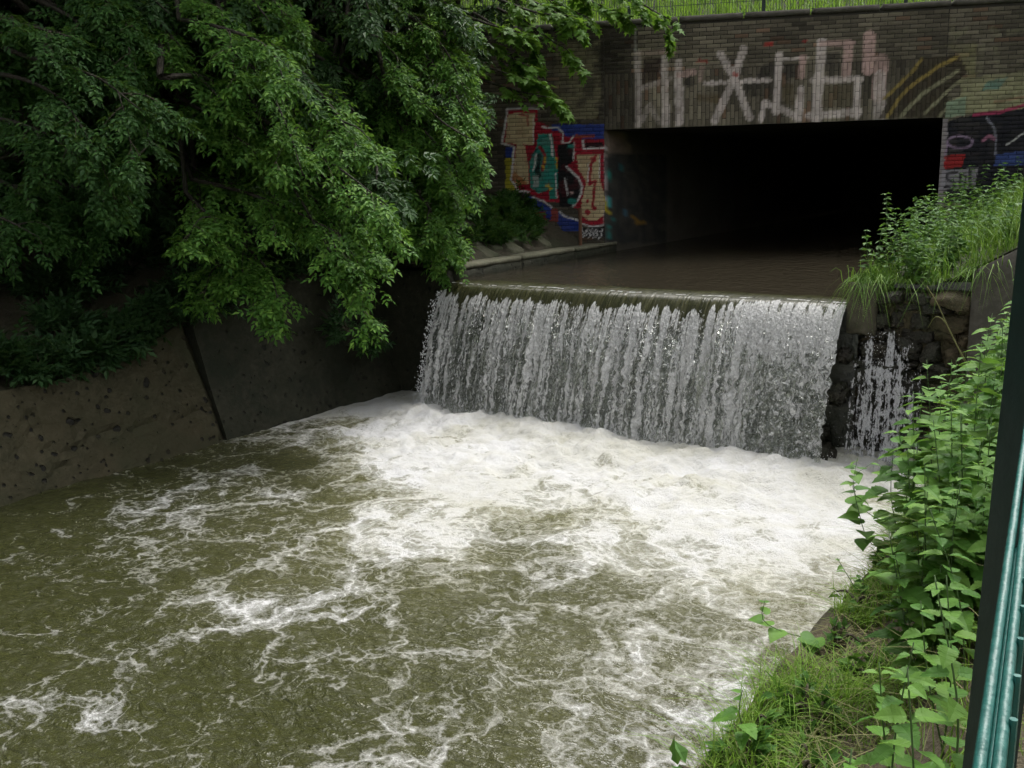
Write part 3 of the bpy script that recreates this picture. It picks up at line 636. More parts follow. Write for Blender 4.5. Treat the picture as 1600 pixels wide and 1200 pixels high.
# ------------------------------------------------------------------ brick bridge with its painted letters
Z3 = lambda *p: [(770 + x / 4.8, 150 + y / 4.8) for x, y in p]
Z4 = lambda *p: [(850 + x / 4.0, y / 4.0) for x, y in p]
Z5 = lambda *p: [(1200 + x / 4.0, y / 4.0) for x, y in p]
Z2 = lambda *p: [(1150 + x / 2.857, y / 2.857) for x, y in p]
CREAM, RED, TEAL, BLUE, BLACK, WHITE, YEL = (0.56, 0.46, 0.27), (0.34, 0.014, 0.03), (0.03, 0.25, 0.20), (0.025, 0.05, 0.25), (0.012, 0.012, 0.013), (0.70, 0.69, 0.68), (0.40, 0.36, 0.03)
PINKW, PINK, BROWN, OCH, PALE, VIOL = (0.66, 0.58, 0.54), (0.58, 0.40, 0.36), (0.055, 0.045, 0.028), (0.32, 0.24, 0.07), (0.30, 0.29, 0.18), (0.30, 0.22, 0.32)
SH = []                                            # (kind, points, width, colour, opacity, wear)
def poly(pts, col, op=1.0, wear=0.15): SH.append(('p', pts, 0, col, op, wear))
def line(pts, w_, col, op=1.0, wear=0.2): SH.append(('l', pts, w_, col, op, wear))
# left wall: faded patch, then the big colourful piece
poly(Z4((70, 270), (350, 260), (360, 560), (330, 750), (70, 740)), (0.21, 0.19, 0.115), 0.85, 0.75)
line(Z4((568, 110), (570, 320)), 1.6, (0.4, 0.4, 0.37), 0.8, 0.4)
poly(Z3((110, 100), (335, 100), (335, 190), (480, 260), (540, 290), (835, 320), (835, 975), (750, 985), (660, 950), (640, 850), (490, 800), (400, 795), (300, 750), (170, 700), (135, 610), (165, 380), (70, 360)), RED)
poly(Z3((440, 212), (835, 212), (835, 325), (760, 330), (690, 320), (540, 300), (520, 265), (450, 262)), BLUE)
poly(Z3((620, 288), (765, 288), (765, 312), (620, 318)), (0.36, 0.07, 0.03))
poly(Z3((93, 385), (160, 385), (150, 465), (93, 465)), BLUE)
poly(Z3((93, 465), (148, 465), (135, 640), (172, 705), (95, 710)), YEL)
poly(Z3((245, 730), (310, 770), (440, 835), (440, 930), (395, 930), (395, 870), (270, 855)), BLUE)
poly(Z3((280, 868), (395, 872), (400, 935), (490, 945), (490, 850), (440, 840), (435, 935), (330, 930)), (0.26, 0.05, 0.04))
poly(Z3((490, 870), (650, 935), (650, 1010), (520, 1010), (490, 960)), BLUE)
poly(Z3((115, 130), (320, 125), (302, 370), (88, 352)), CREAM)
poly(Z3((180, 360), (238, 365), (272, 560), (275, 665), (170, 660), (150, 600)), CREAM)
poly(Z3((150, 560), (200, 600), (270, 660), (180, 660), (145, 620)), (0.42, 0.16, 0.05), 0.9)
line(Z3((110, 97), (68, 355), (160, 382), (138, 630), (200, 715), (272, 720)), 3.0, WHITE)
line(Z3((110, 95), (340, 97)), 2.4, WHITE)
line(Z3((308, 150), (300, 350)), 1.8, WHITE)
line(Z3((200, 140), (265, 150), (262, 225)), 3.2, RED, 0.85, 0.4)
poly(Z3((335, 282), (447, 282), (492, 640), (475, 772), (425, 778), (420, 700), (345, 735), (285, 690), (272, 500), (325, 400)), TEAL)
line(Z3((345, 390), (290, 450)), 2.5, (0.02, 0.10, 0.10)); line(Z3((350, 385), (395, 440), (370, 560)), 4.5, RED)
line(Z3((352, 450), (335, 560), (350, 600)), 7, BLACK); line(Z3((328, 440), (305, 560)), 2.8, WHITE)
poly(Z3((300, 600), (345, 600), (345, 680), (300, 690)), (0.38, 0.4, 0.38), 0.85)
line(Z3((432, 290), (450, 450)), 3, WHITE); line(Z3((470, 580), (480, 760)), 2, WHITE)
for q in (((390, 460), (388, 500)), ((372, 520), (382, 545)), ((470, 465), (482, 490)), ((478, 510), (484, 545)), ((395, 672), (440, 692)), ((415, 665), (425, 700))): line(Z3(*q), 2.6, (0.6, 0.42, 0.03))
poly(Z3((485, 365), (605, 350), (612, 480), (555, 525), (640, 600), (678, 690), (640, 780), (590, 835), (505, 830), (490, 700)), BLACK)
poly(Z3((690, 350), (820, 345), (830, 378), (690, 385)), BLACK)
line(Z3((553, 533), (640, 610), (670, 680), (650, 770), (600, 825)), 3.4, WHITE)
line(Z3((542, 620), (560, 740)), 2.6, WHITE)
line(Z3((368, 230), (400, 240), (490, 238), (525, 270), (525, 350), (570, 350), (606, 300)), 2.6, WHITE)
line(Z3((610, 350), (608, 480)), 2, WHITE); line(Z3((680, 335), (680, 393), (830, 387)), 3.4, WHITE)
line(Z3((575, 375), (600, 380)), 6, TEAL); line(Z3((585, 785), (608, 790)), 9, TEAL); line(Z3((585, 720), (600, 728)), 3, PINK)
poly(Z3((632, 438), (802, 432), (802, 620), (837, 740), (837, 895), (785, 930), (715, 930), (662, 890), (668, 790), (702, 640), (640, 540)), CREAM)
line(Z3((770, 450), (735, 520), (722, 665), (768, 635), (750, 845)), 4.4, RED); line(Z3((745, 470), (760, 480)), 7, RED); line(Z3((708, 868), (715, 875)), 7.5, RED); line(Z3((760, 840), (770, 845)), 6, RED); line(Z3((710, 785), (714, 790)), 4.5, RED)
line(Z3((720, 500), (712, 640)), 1.8, WHITE); line(Z3((802, 440), (800, 610)), 1.8, WHITE)
line(Z3((300, 762), (380, 785), (440, 835)), 2.6, WHITE); line(Z3((500, 868), (540, 903), (640, 935)), 2.8, WHITE); line(Z3((668, 958), (750, 984), (836, 968)), 2.6, WHITE); line(Z3((836, 430), (837, 960)), 1.6, (0.5, 0.4, 0.4))
poly(Z3((662, 990), (836, 985), (836, 1062), (662, 1062)), BLACK)
for k in range(26):
    x0, y0 = 668 + (k * 37) % 165, 992 + (k * 23) % 62
    line(Z3((x0, y0), (x0 + 14 * math.sin(k * 2.3), y0 + 16)), 1.6, WHITE)
# lintel letters
poly(Z4((620, 360), (730, 360), (730, 480), (610, 560)), (0.035, 0.02, 0.015), 0.8, 0.4)
line(Z4((588, 330), (590, 780)), 10, PINKW, 0.75, 0.5); line(Z4((590, 335), (800, 325)), 8, PINK, 0.45, 0.6); line(Z4((752, 365), (760, 790)), 12, PINKW, 0.85, 0.4)
line(Z4((615, 550), (790, 490)), 8, PINKW, 0.6, 0.5); line(Z4((615, 750), (660, 660), (725, 770)), 8, PINKW, 0.45, 0.5)
line(Z4((840, 395), (845, 765)), 13, PINKW, 0.9, 0.4); line(Z4((840, 470), (935, 450)), 10, PINK, 0.85, 0.4); line(Z4((985, 420), (980, 500)), 9, PINK, 0.5, 0.6)
poly(Z4((870, 510), (930, 460), (945, 540), (890, 550)), BLACK, 0.6, 0.3)
line(Z4((1100, 335), (1190, 490), (1285, 735)), 11.5, PINKW, 0.95, 0.3); line(Z4((1248, 305), (1190, 490), (1065, 755)), 11.5, PINKW, 0.95, 0.3); line(Z4((1008, 522), (1408, 500)), 7.5, PINKW, 0.95, 0.25)
poly(Z4((1240, 520), (1390, 515), (1360, 600), (1290, 610)), BLACK, 0.45, 0.4); poly(Z4((950, 590), (1100, 580), (1090, 640), (960, 640)), (0.12, 0.09, 0.045), 0.7, 0.5)
RED2 = (0.42, 0.05, 0.04)
poly(Z4((955, 368), (1018, 368), (1018, 392), (955, 392)), RED2, 0.8, 0.4); poly(Z4((1380, 262), (1440, 262), (1432, 285), (1380, 285)), RED2, 0.8, 0.4); poly(Z4((1175, 450), (1212, 450), (1212, 478), (1175, 478)), RED2, 0.9, 0.3)
poly(Z4((1372, 400), (1440, 390), (1440, 500), (1330, 480)), BLACK, 0.5, 0.4)
line(Z5((72, 345), (60, 520), (50, 700)), 12, PINKW, 0.95, 0.3); line(Z5((60, 370), (245, 362)), 6, PINKW, 0.8, 0.4); line(Z5((220, 360), (208, 475)), 10, PINK, 0.9, 0.3); line(Z5((205, 560), (192, 740)), 12, PINKW, 0.9, 0.3)
line(Z5((-10, 650), (60, 672), (190, 730)), 11, PINKW, 0.9, 0.3); line(Z5((-20, 640), (-45, 750)), 9, PINKW, 0.9, 0.3)
poly(Z5((95, 400), (190, 395), (185, 480), (100, 505)), BLACK, 0.7, 0.3); poly(Z5((95, 520), (160, 520), (165, 660), (95, 640)), (0.10, 0.08, 0.04), 0.7, 0.4)
line(Z5((335, 270), (320, 500), (300, 740)), 16, PINKW, 0.95, 0.25); line(Z5((330, 275), (530, 268)), 8, PINK, 0.8, 0.4); line(Z5((500, 275), (490, 475)), 15, PINK, 0.9, 0.3); line(Z5((280, 503), (585, 492)), 9, PINKW, 0.9, 0.3)
line(Z5((562, 490), (552, 720)), 11, PINKW, 0.9, 0.3); line(Z5((260, 725), (570, 700)), 12, PINKW, 0.9, 0.3); poly(Z5((365, 330), (455, 320), (450, 475), (360, 480)), BLACK, 0.55, 0.3); poly(Z5((345, 530), (530, 525), (525, 665), (335, 675)), (0.12, 0.10, 0.06), 0.7, 0.4)
line(Z5((635, 225), (625, 440)), 18, PINK, 0.95, 0.25); line(Z5((710, 380), (690, 600)), 22, PINK, 0.75, 0.4); line(Z5((700, 480), (690, 742)), 20, PINKW, 0.7, 0.4)
poly(Z5((20, 255), (-20, 285), (40, 285)), RED2, 0.8, 0.4); poly(Z5((215, 250), (245, 250), (232, 275)), RED2, 0.8, 0.4)
# brown wing with yellow and white ribs
poly(Z5((690, 742), (780, 560), (950, 370), (1180, 340), (1245, 440), (1200, 500), (1120, 600), (1110, 735)), BROWN, 0.9, 0.2)
line(Z5((960, 370), (890, 460), (830, 520), (720, 620)), 5, OCH, 0.85, 0.35); line(Z5((1180, 360), (1060, 420), (930, 510), (830, 600), (745, 735)), 5.5, OCH, 0.95, 0.25)
line(Z5((1190, 440), (1100, 500), (960, 590), (870, 680), (830, 735)), 5.5, PALE, 0.95, 0.25); line(Z5((1195, 510), (1090, 600), (980, 710)), 5, PALE, 0.95, 0.25); line(Z5((1220, 610), (1130, 660), (1065, 735)), 4.5, PALE, 0.9, 0.3)
# right pier
poly(Z5((1110, 280), (1300, 270), (1300, 480), (1250, 520), (1240, 440), (1190, 340)), (0.22, 0.21, 0.10), 0.7, 0.6)
poly(Z5((1200, 490), (1640, 440), (1640, 680), (1300, 700), (1110, 740), (1115, 640), (1200, 600)), (0.34, 0.33, 0.19), 0.9, 0.4)
poly(Z5((1370, 510), (1500, 480), (1440, 560), (1340, 570)), (0.12, 0.24, 0.2), 0.8, 0.3); poly(Z5((1115, 640), (1240, 600), (1230, 720), (1110, 740)), (0.22, 0.33, 0.24), 0.7, 0.4)
line(Z5((1420, 640), (1640, 600)), 4, (0.32, 0.1, 0.07), 0.5, 0.5)
for q in (((1150, 170), (1160, 260)), ((1340, 300), (1320, 440)), ((1420, 300), (1440, 440)), ((1500, 200), (1600, 190)), ((1400, 180), (1440, 220)), ((1240, 180), (1180, 220))): line(Z5(*q), 8, (0.2, 0.19, 0.12), 0.6, 0.6)
poly(Z2((940, 545), (1010, 520), (1180, 505), (1420, 460), (1420, 900), (940, 900), (935, 700)), (0.018, 0.018, 0.024), 1.0, 0.12)
poly(Z2((905, 530), (945, 530), (940, 900), (895, 920)), (0.3, 0.27, 0.28), 0.9, 0.3)
line(Z2((1060, 512), (1180, 500), (1290, 470), (1400, 440)), 5, (0.40, 0.05, 0.12), 0.95, 0.2)
line([(1150 + (1000 + 55 * math.cos(t)) / 2.857, (635 + 28 * math.sin(t)) / 2.857) for t in np.linspace(0, 6.3, 16)], 3.6, VIOL); line(Z2((945, 640), (935, 690)), 3, VIOL)
line(Z2((1120, 525), (1150, 570), (1162, 620), (1158, 690)), 3.6, (0.26, 0.26, 0.32)); line(Z2((1105, 625), (1130, 605), (1155, 618)), 5, (0.38, 0.16, 0.24)); line(Z2((1210, 645), (1290, 590)), 2.6, WHITE, 0.8)
poly(Z2((930, 695), (1025, 690), (1010, 742), (930, 757)), (0.42, 0.03, 0.03)); poly(Z2((1160, 690), (1300, 670), (1290, 740), (1150, 740)), (0.06, 0.1, 0.3), 0.8)
poly(Z2((915, 760), (1080, 750), (1070, 840), (905, 850)), (0.35, 0.33, 0.36), 0.9)
for q in (((985, 770), (945, 775), (940, 800), (975, 815), (970, 840), (935, 835)), ((1000, 840), (1000, 780), (1025, 790), (1022, 840)), ((1045, 760), (1045, 835), (1060, 835)), ((935, 900), (960, 870), (930, 860))): line(Z2(*q), 4.2, BLACK)
# just inside the tunnel
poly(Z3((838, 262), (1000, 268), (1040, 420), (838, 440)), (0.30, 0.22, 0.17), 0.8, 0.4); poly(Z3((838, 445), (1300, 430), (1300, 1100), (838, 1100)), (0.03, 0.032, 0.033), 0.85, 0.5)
line(Z3((852, 500), (880, 640)), 3, TEAL); poly(Z3((920, 500), (1000, 500), (970, 560)), (0.03, 0.16, 0.16)); poly(Z3((862, 680), (845, 760), (880, 890), (840, 860), (838, 750)), (0.5, 0.4, 0.03)); poly(Z3((870, 760), (888, 800), (870, 850), (858, 800)), (0.06, 0.36, 0.36)); line(Z3((900, 930), (860, 1010), (875, 1060)), 4.5, (0.03, 0.2, 0.18)); line(Z3((985, 860), (1010, 920)), 5, (0.08, 0.2, 0.28)); poly(Z3((1050, 900), (1140, 950), (1060, 960)), (0.35, 0.2, 0.04))

def paint(W, col, seed):
    """Colour of the painted wall at world points W over the bare brick colour col."""
    px = to_px(W); x, y = px[:, 0], px[:, 1]; col = col.copy()
    nz = fbm(W[:, 0] * 6 + 3.1, W[:, 2] * 6, W[:, 1] * 6, 4, seed)
    jx = x + (noise(W[:, 0] * 9, W[:, 2] * 9, 0, seed + 9) - 0.5) * 1.6; jy = y + (noise(W[:, 0] * 9, W[:, 2] * 9, 0, seed + 10) - 0.5) * 1.6
    for kind, pts, w_, c_, op, wear in SH:
        q = np.array(pts)
        lo, hi = q.min(0) - w_ - 2, q.max(0) + w_ + 2
        s = np.nonzero((x > lo[0]) & (x < hi[0]) & (y > lo[1]) & (y < hi[1]))[0]
        if not len(s): continue
        X, Y = jx[s], jy[s]
        if kind == 'p':
            ins = np.zeros(len(s), bool); k = len(q) - 1
            for i in range(len(q)):
                cr = ((q[i, 1] > Y) != (q[k, 1] > Y))
                with np.errstate(divide='ignore', invalid='ignore'):
                    ins ^= cr & (X < (q[k, 0] - q[i, 0]) * (Y - q[i, 1]) / (q[k, 1] - q[i, 1] + 1e-12) + q[i, 0])
                k = i
            al = ins.astype(float)
        else:
            dm = np.full(len(s), 1e9)
            for i in range(len(q) - 1):
                d = q[i + 1] - q[i]; t = np.clip(((X - q[i, 0]) * d[0] + (Y - q[i, 1]) * d[1]) / (d @ d + 1e-9), 0, 1)
                dm = np.minimum(dm, np.hypot(X - q[i, 0] - t * d[0], Y - q[i, 1] - t * d[1]))
            al = np.clip((w_ / 2 - dm) / 0.8 + 0.5, 0, 1)
        al = al * op * (1 - wear * sm(nz[s], 0.42, 0.66))
        col[s] = col[s] * (1 - al[:, None]) + np.array(c_) * al[:, None]
    return col

br = thing('brick_bridge', 'low brick road bridge with pale painted letters above a dark tunnel', 'bridge', B(BW / 2, 0, 1.5))
TD = CB - 0.092 * CA; TD = TD / np.linalg.norm(TD); TD3 = np.append(TD, 0)
BE3 = np.append(BE, 0); BN3 = np.append(BN, 0)
# core of the wall shows as the mortar between the bricks
def core(name, u0, u1, z0, z1):
    nu, nz = int((u1 - u0) / 0.06) + 2, int((z1 - z0) / 0.06) + 2
    U, Zz = np.meshgrid(np.linspace(u0, u1, nu), np.linspace(z0, z1, nz), indexing='ij')
    V = B(U, -0.011, Zz).reshape(-1, 3)
    c_ = paint(V, np.tile(np.array([0.10, 0.09, 0.07]), (len(V), 1)), 5) * 0.45
    k = len(V); V2, F2 = box(B(u0 + 0.002, -0.014, z0), BE3 * (u1 - u0 - 0.004), TD3 * 0.55, (0, 0, z1 - z0 - 0.002))
    return mesh(name, np.concatenate([V, V2]), [grid_faces(nu, nz), F2 + k], MAT['brick'], br, attrs={'paint': np.concatenate([c_, np.full((8, 3), 0.04)])})
core('left_pier', -7.0, -0.002, 1.2, ZTOP - 0.1); core('right_pier', BW + 0.002, 12.0, 1.2, ZTOP - 0.1); core('lintel', 0.0, BW, ZLIN, ZTOP - 0.1)
bricks = []                                        # (u0, u1, z0, z1)
CH = 0.0752
def lay(u0, u1, z0, z1, row0=0):
    r = 0
    while z0 + (r + 1) * CH <= z1 + 1e-6:
        u = u0 - 0.128 * ((r + row0) % 2)
        while u < u1:
            a_, b_ = max(u, u0), min(u + 0.256, u1)
            if b_ - a_ > 0.06: bricks.append((a_ + 0.006, b_ - 0.006, z0 + r * CH + 0.006, z0 + (r + 1) * CH - 0.006))
            u += 0.256
        r += 1
lay(-4.2, 0.0, 1.84, ZTOP - 0.1); lay(BW, BW + 4.2, 1.84, ZTOP - 0.1); lay(0.0, BW, ZLIN + 1.04, ZTOP - 0.1)
u = 0.0; k = 0                                     # upright bricks over the opening
while u + 0.076 < BW + 0.01:
    z = ZLIN - 0.13 * (k % 2)
    while z < ZLIN + 1.03:
        a_, b_ = max(z, ZLIN), min(z + 0.26, ZLIN + 1.04)
        if b_ - a_ > 0.05: bricks.append((u + 0.005, min(u + 0.0769, BW) - 0.005, a_ + 0.005, b_ - 0.005))
        z += 0.26
    u += 0.0769; k += 1
bricks = np.array(bricks)
def brick_geo(u0, u1, z0, z1, prot):
    q_ = 0.024 if (u1 < 0 and z0 < 4.6) or (u0 > BW and z0 < 4.6) else 0.04
    nu = max(1, int(round((u1 - u0) / q_))); nz = max(1, int(round((z1 - z0) / min(q_, 0.035))))
    U, Zz = np.meshgrid(np.linspace(u0, u1, nu + 1), np.linspace(z0, z1, nz + 1), indexing='ij')
    e = (np.minimum(U - u0, u1 - U) < 1e-6) | (np.minimum(Zz - z0, z1 - Zz) < 1e-6)
    V = B(U, np.where(e, prot - 0.003, prot), Zz).reshape(-1, 3)
    F = grid_faces(nu + 1, nz + 1)
    I = np.arange((nu + 1) * (nz + 1)).reshape(nu + 1, nz + 1)
    ring = np.concatenate([I[:, 0], I[-1, 1:], I[-2::-1, -1], I[0, -2:0:-1]])
    k = len(V); Vb = V[ring] + BN3 * (-0.022 - prot); n_ = len(ring); r = np.arange(n_); r2 = (r + 1) % n_
    F2 = np.stack([ring[r], k + r, k + r2, ring[r2]], 1)
    return np.concatenate([V, Vb]), np.concatenate([F, F2])
cen = B((bricks[:, 0] + bricks[:, 1]) / 2, 0, (bricks[:, 2] + bricks[:, 3]) / 2); cpx = to_px(cen)
vis = (cpx[:, 0] > 860) & (cpx[:, 0] < 1598) & (cpx[:, 1] > 3) & ((cpx[:, 1] < 250) | (cpx[:, 0] < 1000))
area = (bricks[:, 1] - bricks[:, 0]) * (bricks[:, 3] - bricks[:, 2]) / ((cen - EYE) ** 2).sum(1)
order = np.argsort(-np.where(vis, area, 0)); single = set(order[:300].tolist())
Vs, Fs, Cs, n0 = [], [], [], 0; singles = []
for i, (u0, u1, z0, z1) in enumerate(bricks):
    V, F = brick_geo(u0, u1, z0, z1, random.uniform(-0.003, 0.004))
    Vs.append(V); Fs.append(F); singles.append(len(V))
W = np.concatenate(Vs)
bid = np.repeat(np.arange(len(bricks)), singles)
br_r = rng.random(len(bricks)); cx = (bricks[:, 0] + bricks[:, 1]) / 2; cz = (bricks[:, 2] + bricks[:, 3]) / 2
tone = 0.78 + 0.44 * br_r
grime = (0.30 + 1.35 * fbm(cx * 0.8, cz * 0.8, 0, 3, 77)) * (0.5 + 0.95 * fbm(cx * 2.2, cz * 0.35, 0, 3, 78))
basec = np.stack([0.165 * tone * grime, 0.145 * tone * grime, 0.105 * tone * grime], 1)
redb = rng.random(len(bricks)) < 0.07; basec[redb] *= np.array([1.15, 0.88, 0.8])
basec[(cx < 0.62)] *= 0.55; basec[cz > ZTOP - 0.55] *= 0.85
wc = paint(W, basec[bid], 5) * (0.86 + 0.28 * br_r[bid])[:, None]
st = np.concatenate([[0], np.cumsum(singles)])
bagV, bagF, bagC, n0 = [], [], [], 0
for i in range(len(bricks)):
    V, F, c_ = Vs[i], Fs[i], wc[st[i]:st[i + 1]]
    if i in single:
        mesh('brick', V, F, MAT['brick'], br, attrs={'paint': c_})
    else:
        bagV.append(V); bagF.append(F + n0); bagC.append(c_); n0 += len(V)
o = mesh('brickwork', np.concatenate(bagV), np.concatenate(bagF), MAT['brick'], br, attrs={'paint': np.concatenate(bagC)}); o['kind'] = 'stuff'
# coping, tunnel
u = -7.0; i = 0
while u < 12:
    V, F = rough_block(B(u, 0.03, ZTOP - 0.098), BE3 * 1.19, -BN3 * 0.42, (0, 0, 0.10), (8, 3, 2), 0.008, 400 + i, 0.04); mesh('coping_stone', V, F, MAT['wing'], br, smooth=True); u += 1.2; i += 1
nu, nz = 110, 44
S, Zz = np.meshgrid(np.linspace(0.0, 22, nu) ** 1.0, np.linspace(1.2, ZLIN + 0.02, nz), indexing='ij')
V = (B(-0.004, 0, Zz) + S[..., None] * TD3).reshape(-1, 3)
c_ = np.tile(np.array([0.10, 0.09, 0.072]), (len(V), 1)) * (0.6 + 0.8 * fbm(S.ravel() * 1.5, Zz.ravel() * 2, 0, 4, 8))[:, None]
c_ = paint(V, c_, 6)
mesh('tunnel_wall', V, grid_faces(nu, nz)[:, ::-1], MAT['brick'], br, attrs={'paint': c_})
V, F = box(B(BW + 0.004, -0.0, 1.2) + TD3 * 0.3, BE3 * 0.5, TD3 * 24, (0, 0, 3.4)); mesh('tunnel_wall', V, F, MAT['tunnel'], br)
V, F = box(B(-1.0, -0.02, ZLIN + 0.012), BE3 * (BW + 2), TD3 * 24, (0, 0, 0.5)); mesh('tunnel_ceiling', V, F, MAT['tunnel'], br)
V, F = box(B(-0.3, 0, 0.8) + TD3 * 21.9, BE3 * (BW + 0.6), TD3 * 0.4, (0, 0, 4)); mesh('tunnel_end', V, F, MAT['tunnel'], br)
V, F = box(B(-0.9, 0, 1.1) + TD3 * 0.6, BE3 * 0.85, TD3 * 23, (0, 0, 3.4)); mesh('tunnel_backing', V, F, MAT['tunnel'], br)
V, F = tube(np.array([at(907, 388, 18.9), at(906.5, 325, 18.9)]) , 0.035, 8); tag(mesh('rusty_post', V, F, MAT['rust'], smooth=False), 'thin rusty steel post before the colourful graffiti', 'post')

# fence on the bridge
bf = thing('bridge_fence', 'dark green wire mesh fence on top of the bridge in front of bright grass', 'fence', B(2, -0.25, ZTOP))
FD = np.array([0, 0, 1.25])
for u in (-4.6, -2.1, 0.42, 2.92, 5.42, 7.92, 10.4):
    V, F = box(B(u, -0.27, ZTOP - 0.05), BE3 * 0.06, -BN3 * 0.04, FD + [0, 0, 0.05]); mesh('post', V, F, MAT['fence_dark'], bf)
for u in np.arange(-4.6, 10.4, 2.503):
    bag = Bag()
    for q in np.arange(u + 0.07, u + 2.49, 0.05): bag.add(*box(B(q, -0.26, ZTOP + 0.01), BE3 * 0.007, -BN3 * 0.007, (0, 0, 1.2)))
    for z_ in np.arange(0.03, 1.22, 0.2): bag.add(*box(B(u, -0.245, ZTOP + z_), BE3 * 2.5, -BN3 * 0.008, (0, 0, 0.009)))
    bag.build('wire_panel', MAT['fence_dark'], bf)

# ------------------------------------------------------------------ plants
def leaflet(l, w, x0=0.0, y0=0.0, ang=0.0, fold=0.25, cheap=False, droop=0.15):
    """A pointed leaf folded along its midrib, growing from (x0, y0) at angle ang in the XY plane."""
    if cheap:
        v = np.array([[0, 0, 0], [0.42 * l, w / 2, fold * w / 2], [l, 0, -droop * l], [0.42 * l, -w / 2, fold * w / 2]]); f = np.array([[0, 2, 1], [0, 3, 2]])
    else:
        v = np.array([[0, 0, 0], [0.40 * l, w / 2, fold * w / 2], [l, 0, -droop * l], [0.40 * l, -w / 2, fold * w / 2], [0.45 * l, 0, -0.02 * l]])
        f = np.array([[0, 4, 1], [1, 4, 2], [0, 3, 4], [3, 2, 4]])
    c, s = math.cos(ang), math.sin(ang)
    v = v @ np.array([[c, s, 0], [-s, c, 0], [0, 0, 1]]) + np.array([x0, y0, 0])
    return v, f
def compound(cheap=False, k=1.0, pairs=2):
    bag = Bag(); L = 0.15
    for i in range(pairs):
        x = L * (i + 0.7) / (pairs + 0.2); zz = -0.1 * x
        for sgn in (1, -1):
            v, f = leaflet(0.072 * k, 0.034 * k, x, 0, sgn * math.radians(58 - 6 * i), cheap=cheap); v[:, 2] += zz; bag.add(v, f)
    v, f = leaflet(0.085 * k, 0.040 * k, L, 0, 0, cheap=cheap); v[:, 2] -= 0.1 * L; bag.add(v, f)
    V, F = bag.arr(); return V, F[0]
def maple():
    ang = [180, 125, 100, 72, 55, 38, 20, 0]; rad = [0.02, 0.045, 0.062, 0.035, 0.085, 0.05, 0.055, 0.115]
    pts = [(r * math.cos(math.radians(a)), r * math.sin(math.radians(a))) for a, r in zip(ang, rad)]
    pts = pts + [(x, -y) for x, y in pts[-2:0:-1]]
    v = np.array([[0.03, 0, 0]] + [[x + 0.03, y, -0.1 * abs(y) - 0.6 * x * x] for x, y in pts]); n = len(pts)
    f = np.array([[0, 1 + (i + 1) % n, 1 + i] for i in range(n)])
    return v, f
def unit(v): return v / (np.linalg.norm(v, axis=-1, keepdims=True) + 1e-9)
def scatter(T, F, pos_, X, Zr, scale):
    """Copies of template T at pos_ with its x axis along X and its z axis near Zr."""
    X = unit(X); Zr = unit(Zr - (Zr * X).sum(-1, keepdims=True) * X); Y = np.cross(Zr, X)
    S = np.asarray(scale)[:, None, None]
    V = pos_[:, None, :] + S * (T[None, :, 0:1] * X[:, None, :] + T[None, :, 1:2] * Y[:, None, :] + T[None, :, 2:3] * Zr[:, None, :])
    n = len(pos_)
    return V.reshape(-1, 3), (F[None] + (np.arange(n) * len(T))[:, None, None]).reshape(-1, F.shape[1])
def along(pts, t):
    pts = np.asarray(pts, float); s = np.concatenate([[0], np.cumsum(np.linalg.norm(np.diff(pts, axis=0), axis=1))]); s /= s[-1]
    p = np.stack([np.interp(t, s, pts[:, i]) for i in range(3)], -1)
    d = np.stack([np.interp(np.minimum(t + 0.04, 1), s, pts[:, i]) - np.interp(np.maximum(t - 0.04, 0), s, pts[:, i]) for i in range(3)], -1)
    return p, unit(d)
def smooth_line(pts, n=14):
    pts = np.asarray(pts, float)
    if len(pts) < 3: t = np.linspace(0, 1, n)[:, None]; return pts[0] * (1 - t) + pts[-1] * t
    P0 = np.concatenate([[2 * pts[0] - pts[1]], pts, [2 * pts[-1] - pts[-2]]]); o_ = []
    for i in range(len(pts) - 1):
        a, b, c, d = P0[i:i + 4]
        for t in np.linspace(0, 1, max(2, n // (len(pts) - 1)), endpoint=False):
            o_.append(0.5 * (2 * b + (c - a) * t + (2 * a - 5 * b + 4 * c - d) * t * t + (3 * b - a - 3 * c + d) * t ** 3))
    return np.array(o_ + [pts[-1]])
def sprays(pts, nsub, sublen, nleaf, r, tw=None):
    """Leaf positions, directions, normals on drooping side twigs along a branch."""
    t = np.clip(r.uniform(0.05, 1.0, nsub) ** 0.8, 0, 1)
    p, d = along(pts, t)
    side = unit(np.cross(d, [0, 0, 1.0])); sgn = r.choice([-1, 1], nsub)[:, None]
    ang = r.uniform(0.25, 1.2, nsub)[:, None]
    dr = unit(d * np.cos(ang) + side * sgn * np.sin(ang) + np.array([0, 0, 1.0]) * r.uniform(-0.45, 0.35, nsub)[:, None])
    ln = sublen * r.uniform(0.5, 1.2, nsub) * (1.15 - 0.65 * t)
    s = (np.arange(nleaf) + 0.6) / nleaf
    Q = p[:, None] + dr[:, None] * (ln[:, None] * s)[..., None]; Q[..., 2] -= (0.34 * ln[:, None] * s ** 2)
    tg = dr[:, None] + np.array([0, 0, -0.55]) * s[None, :, None]
    sd = unit(np.cross(unit(tg), [0, 0, 1.0]))
    alt = np.where(np.arange(nleaf) % 2 == 0, 1, -1)[None, :, None]
    X = unit(tg) * 0.75 + sd * alt * r.uniform(0.4, 0.9, (nsub, nleaf, 1)) + np.array([0, 0, -0.22]) + r.normal(0, 0.30, (nsub, nleaf, 3))
    Zr = np.array([0, 0, 1.0]) + r.normal(0, 0.30, (nsub, nleaf, 3)) + dr[:, None] * 0.35
    if tw is not None:
        for i in range(0, nsub, 2):
            tw.add(*tube(np.concatenate([p[i:i + 1], Q[i, 1::2]]), np.linspace(0.006, 0.002, 1 + len(Q[i, 1::2])), 3, cap=False))
    return Q.reshape(-1, 3) + r.normal(0, 0.012, (nsub * nleaf, 3)), X.reshape(-1, 3), Zr.reshape(-1, 3)
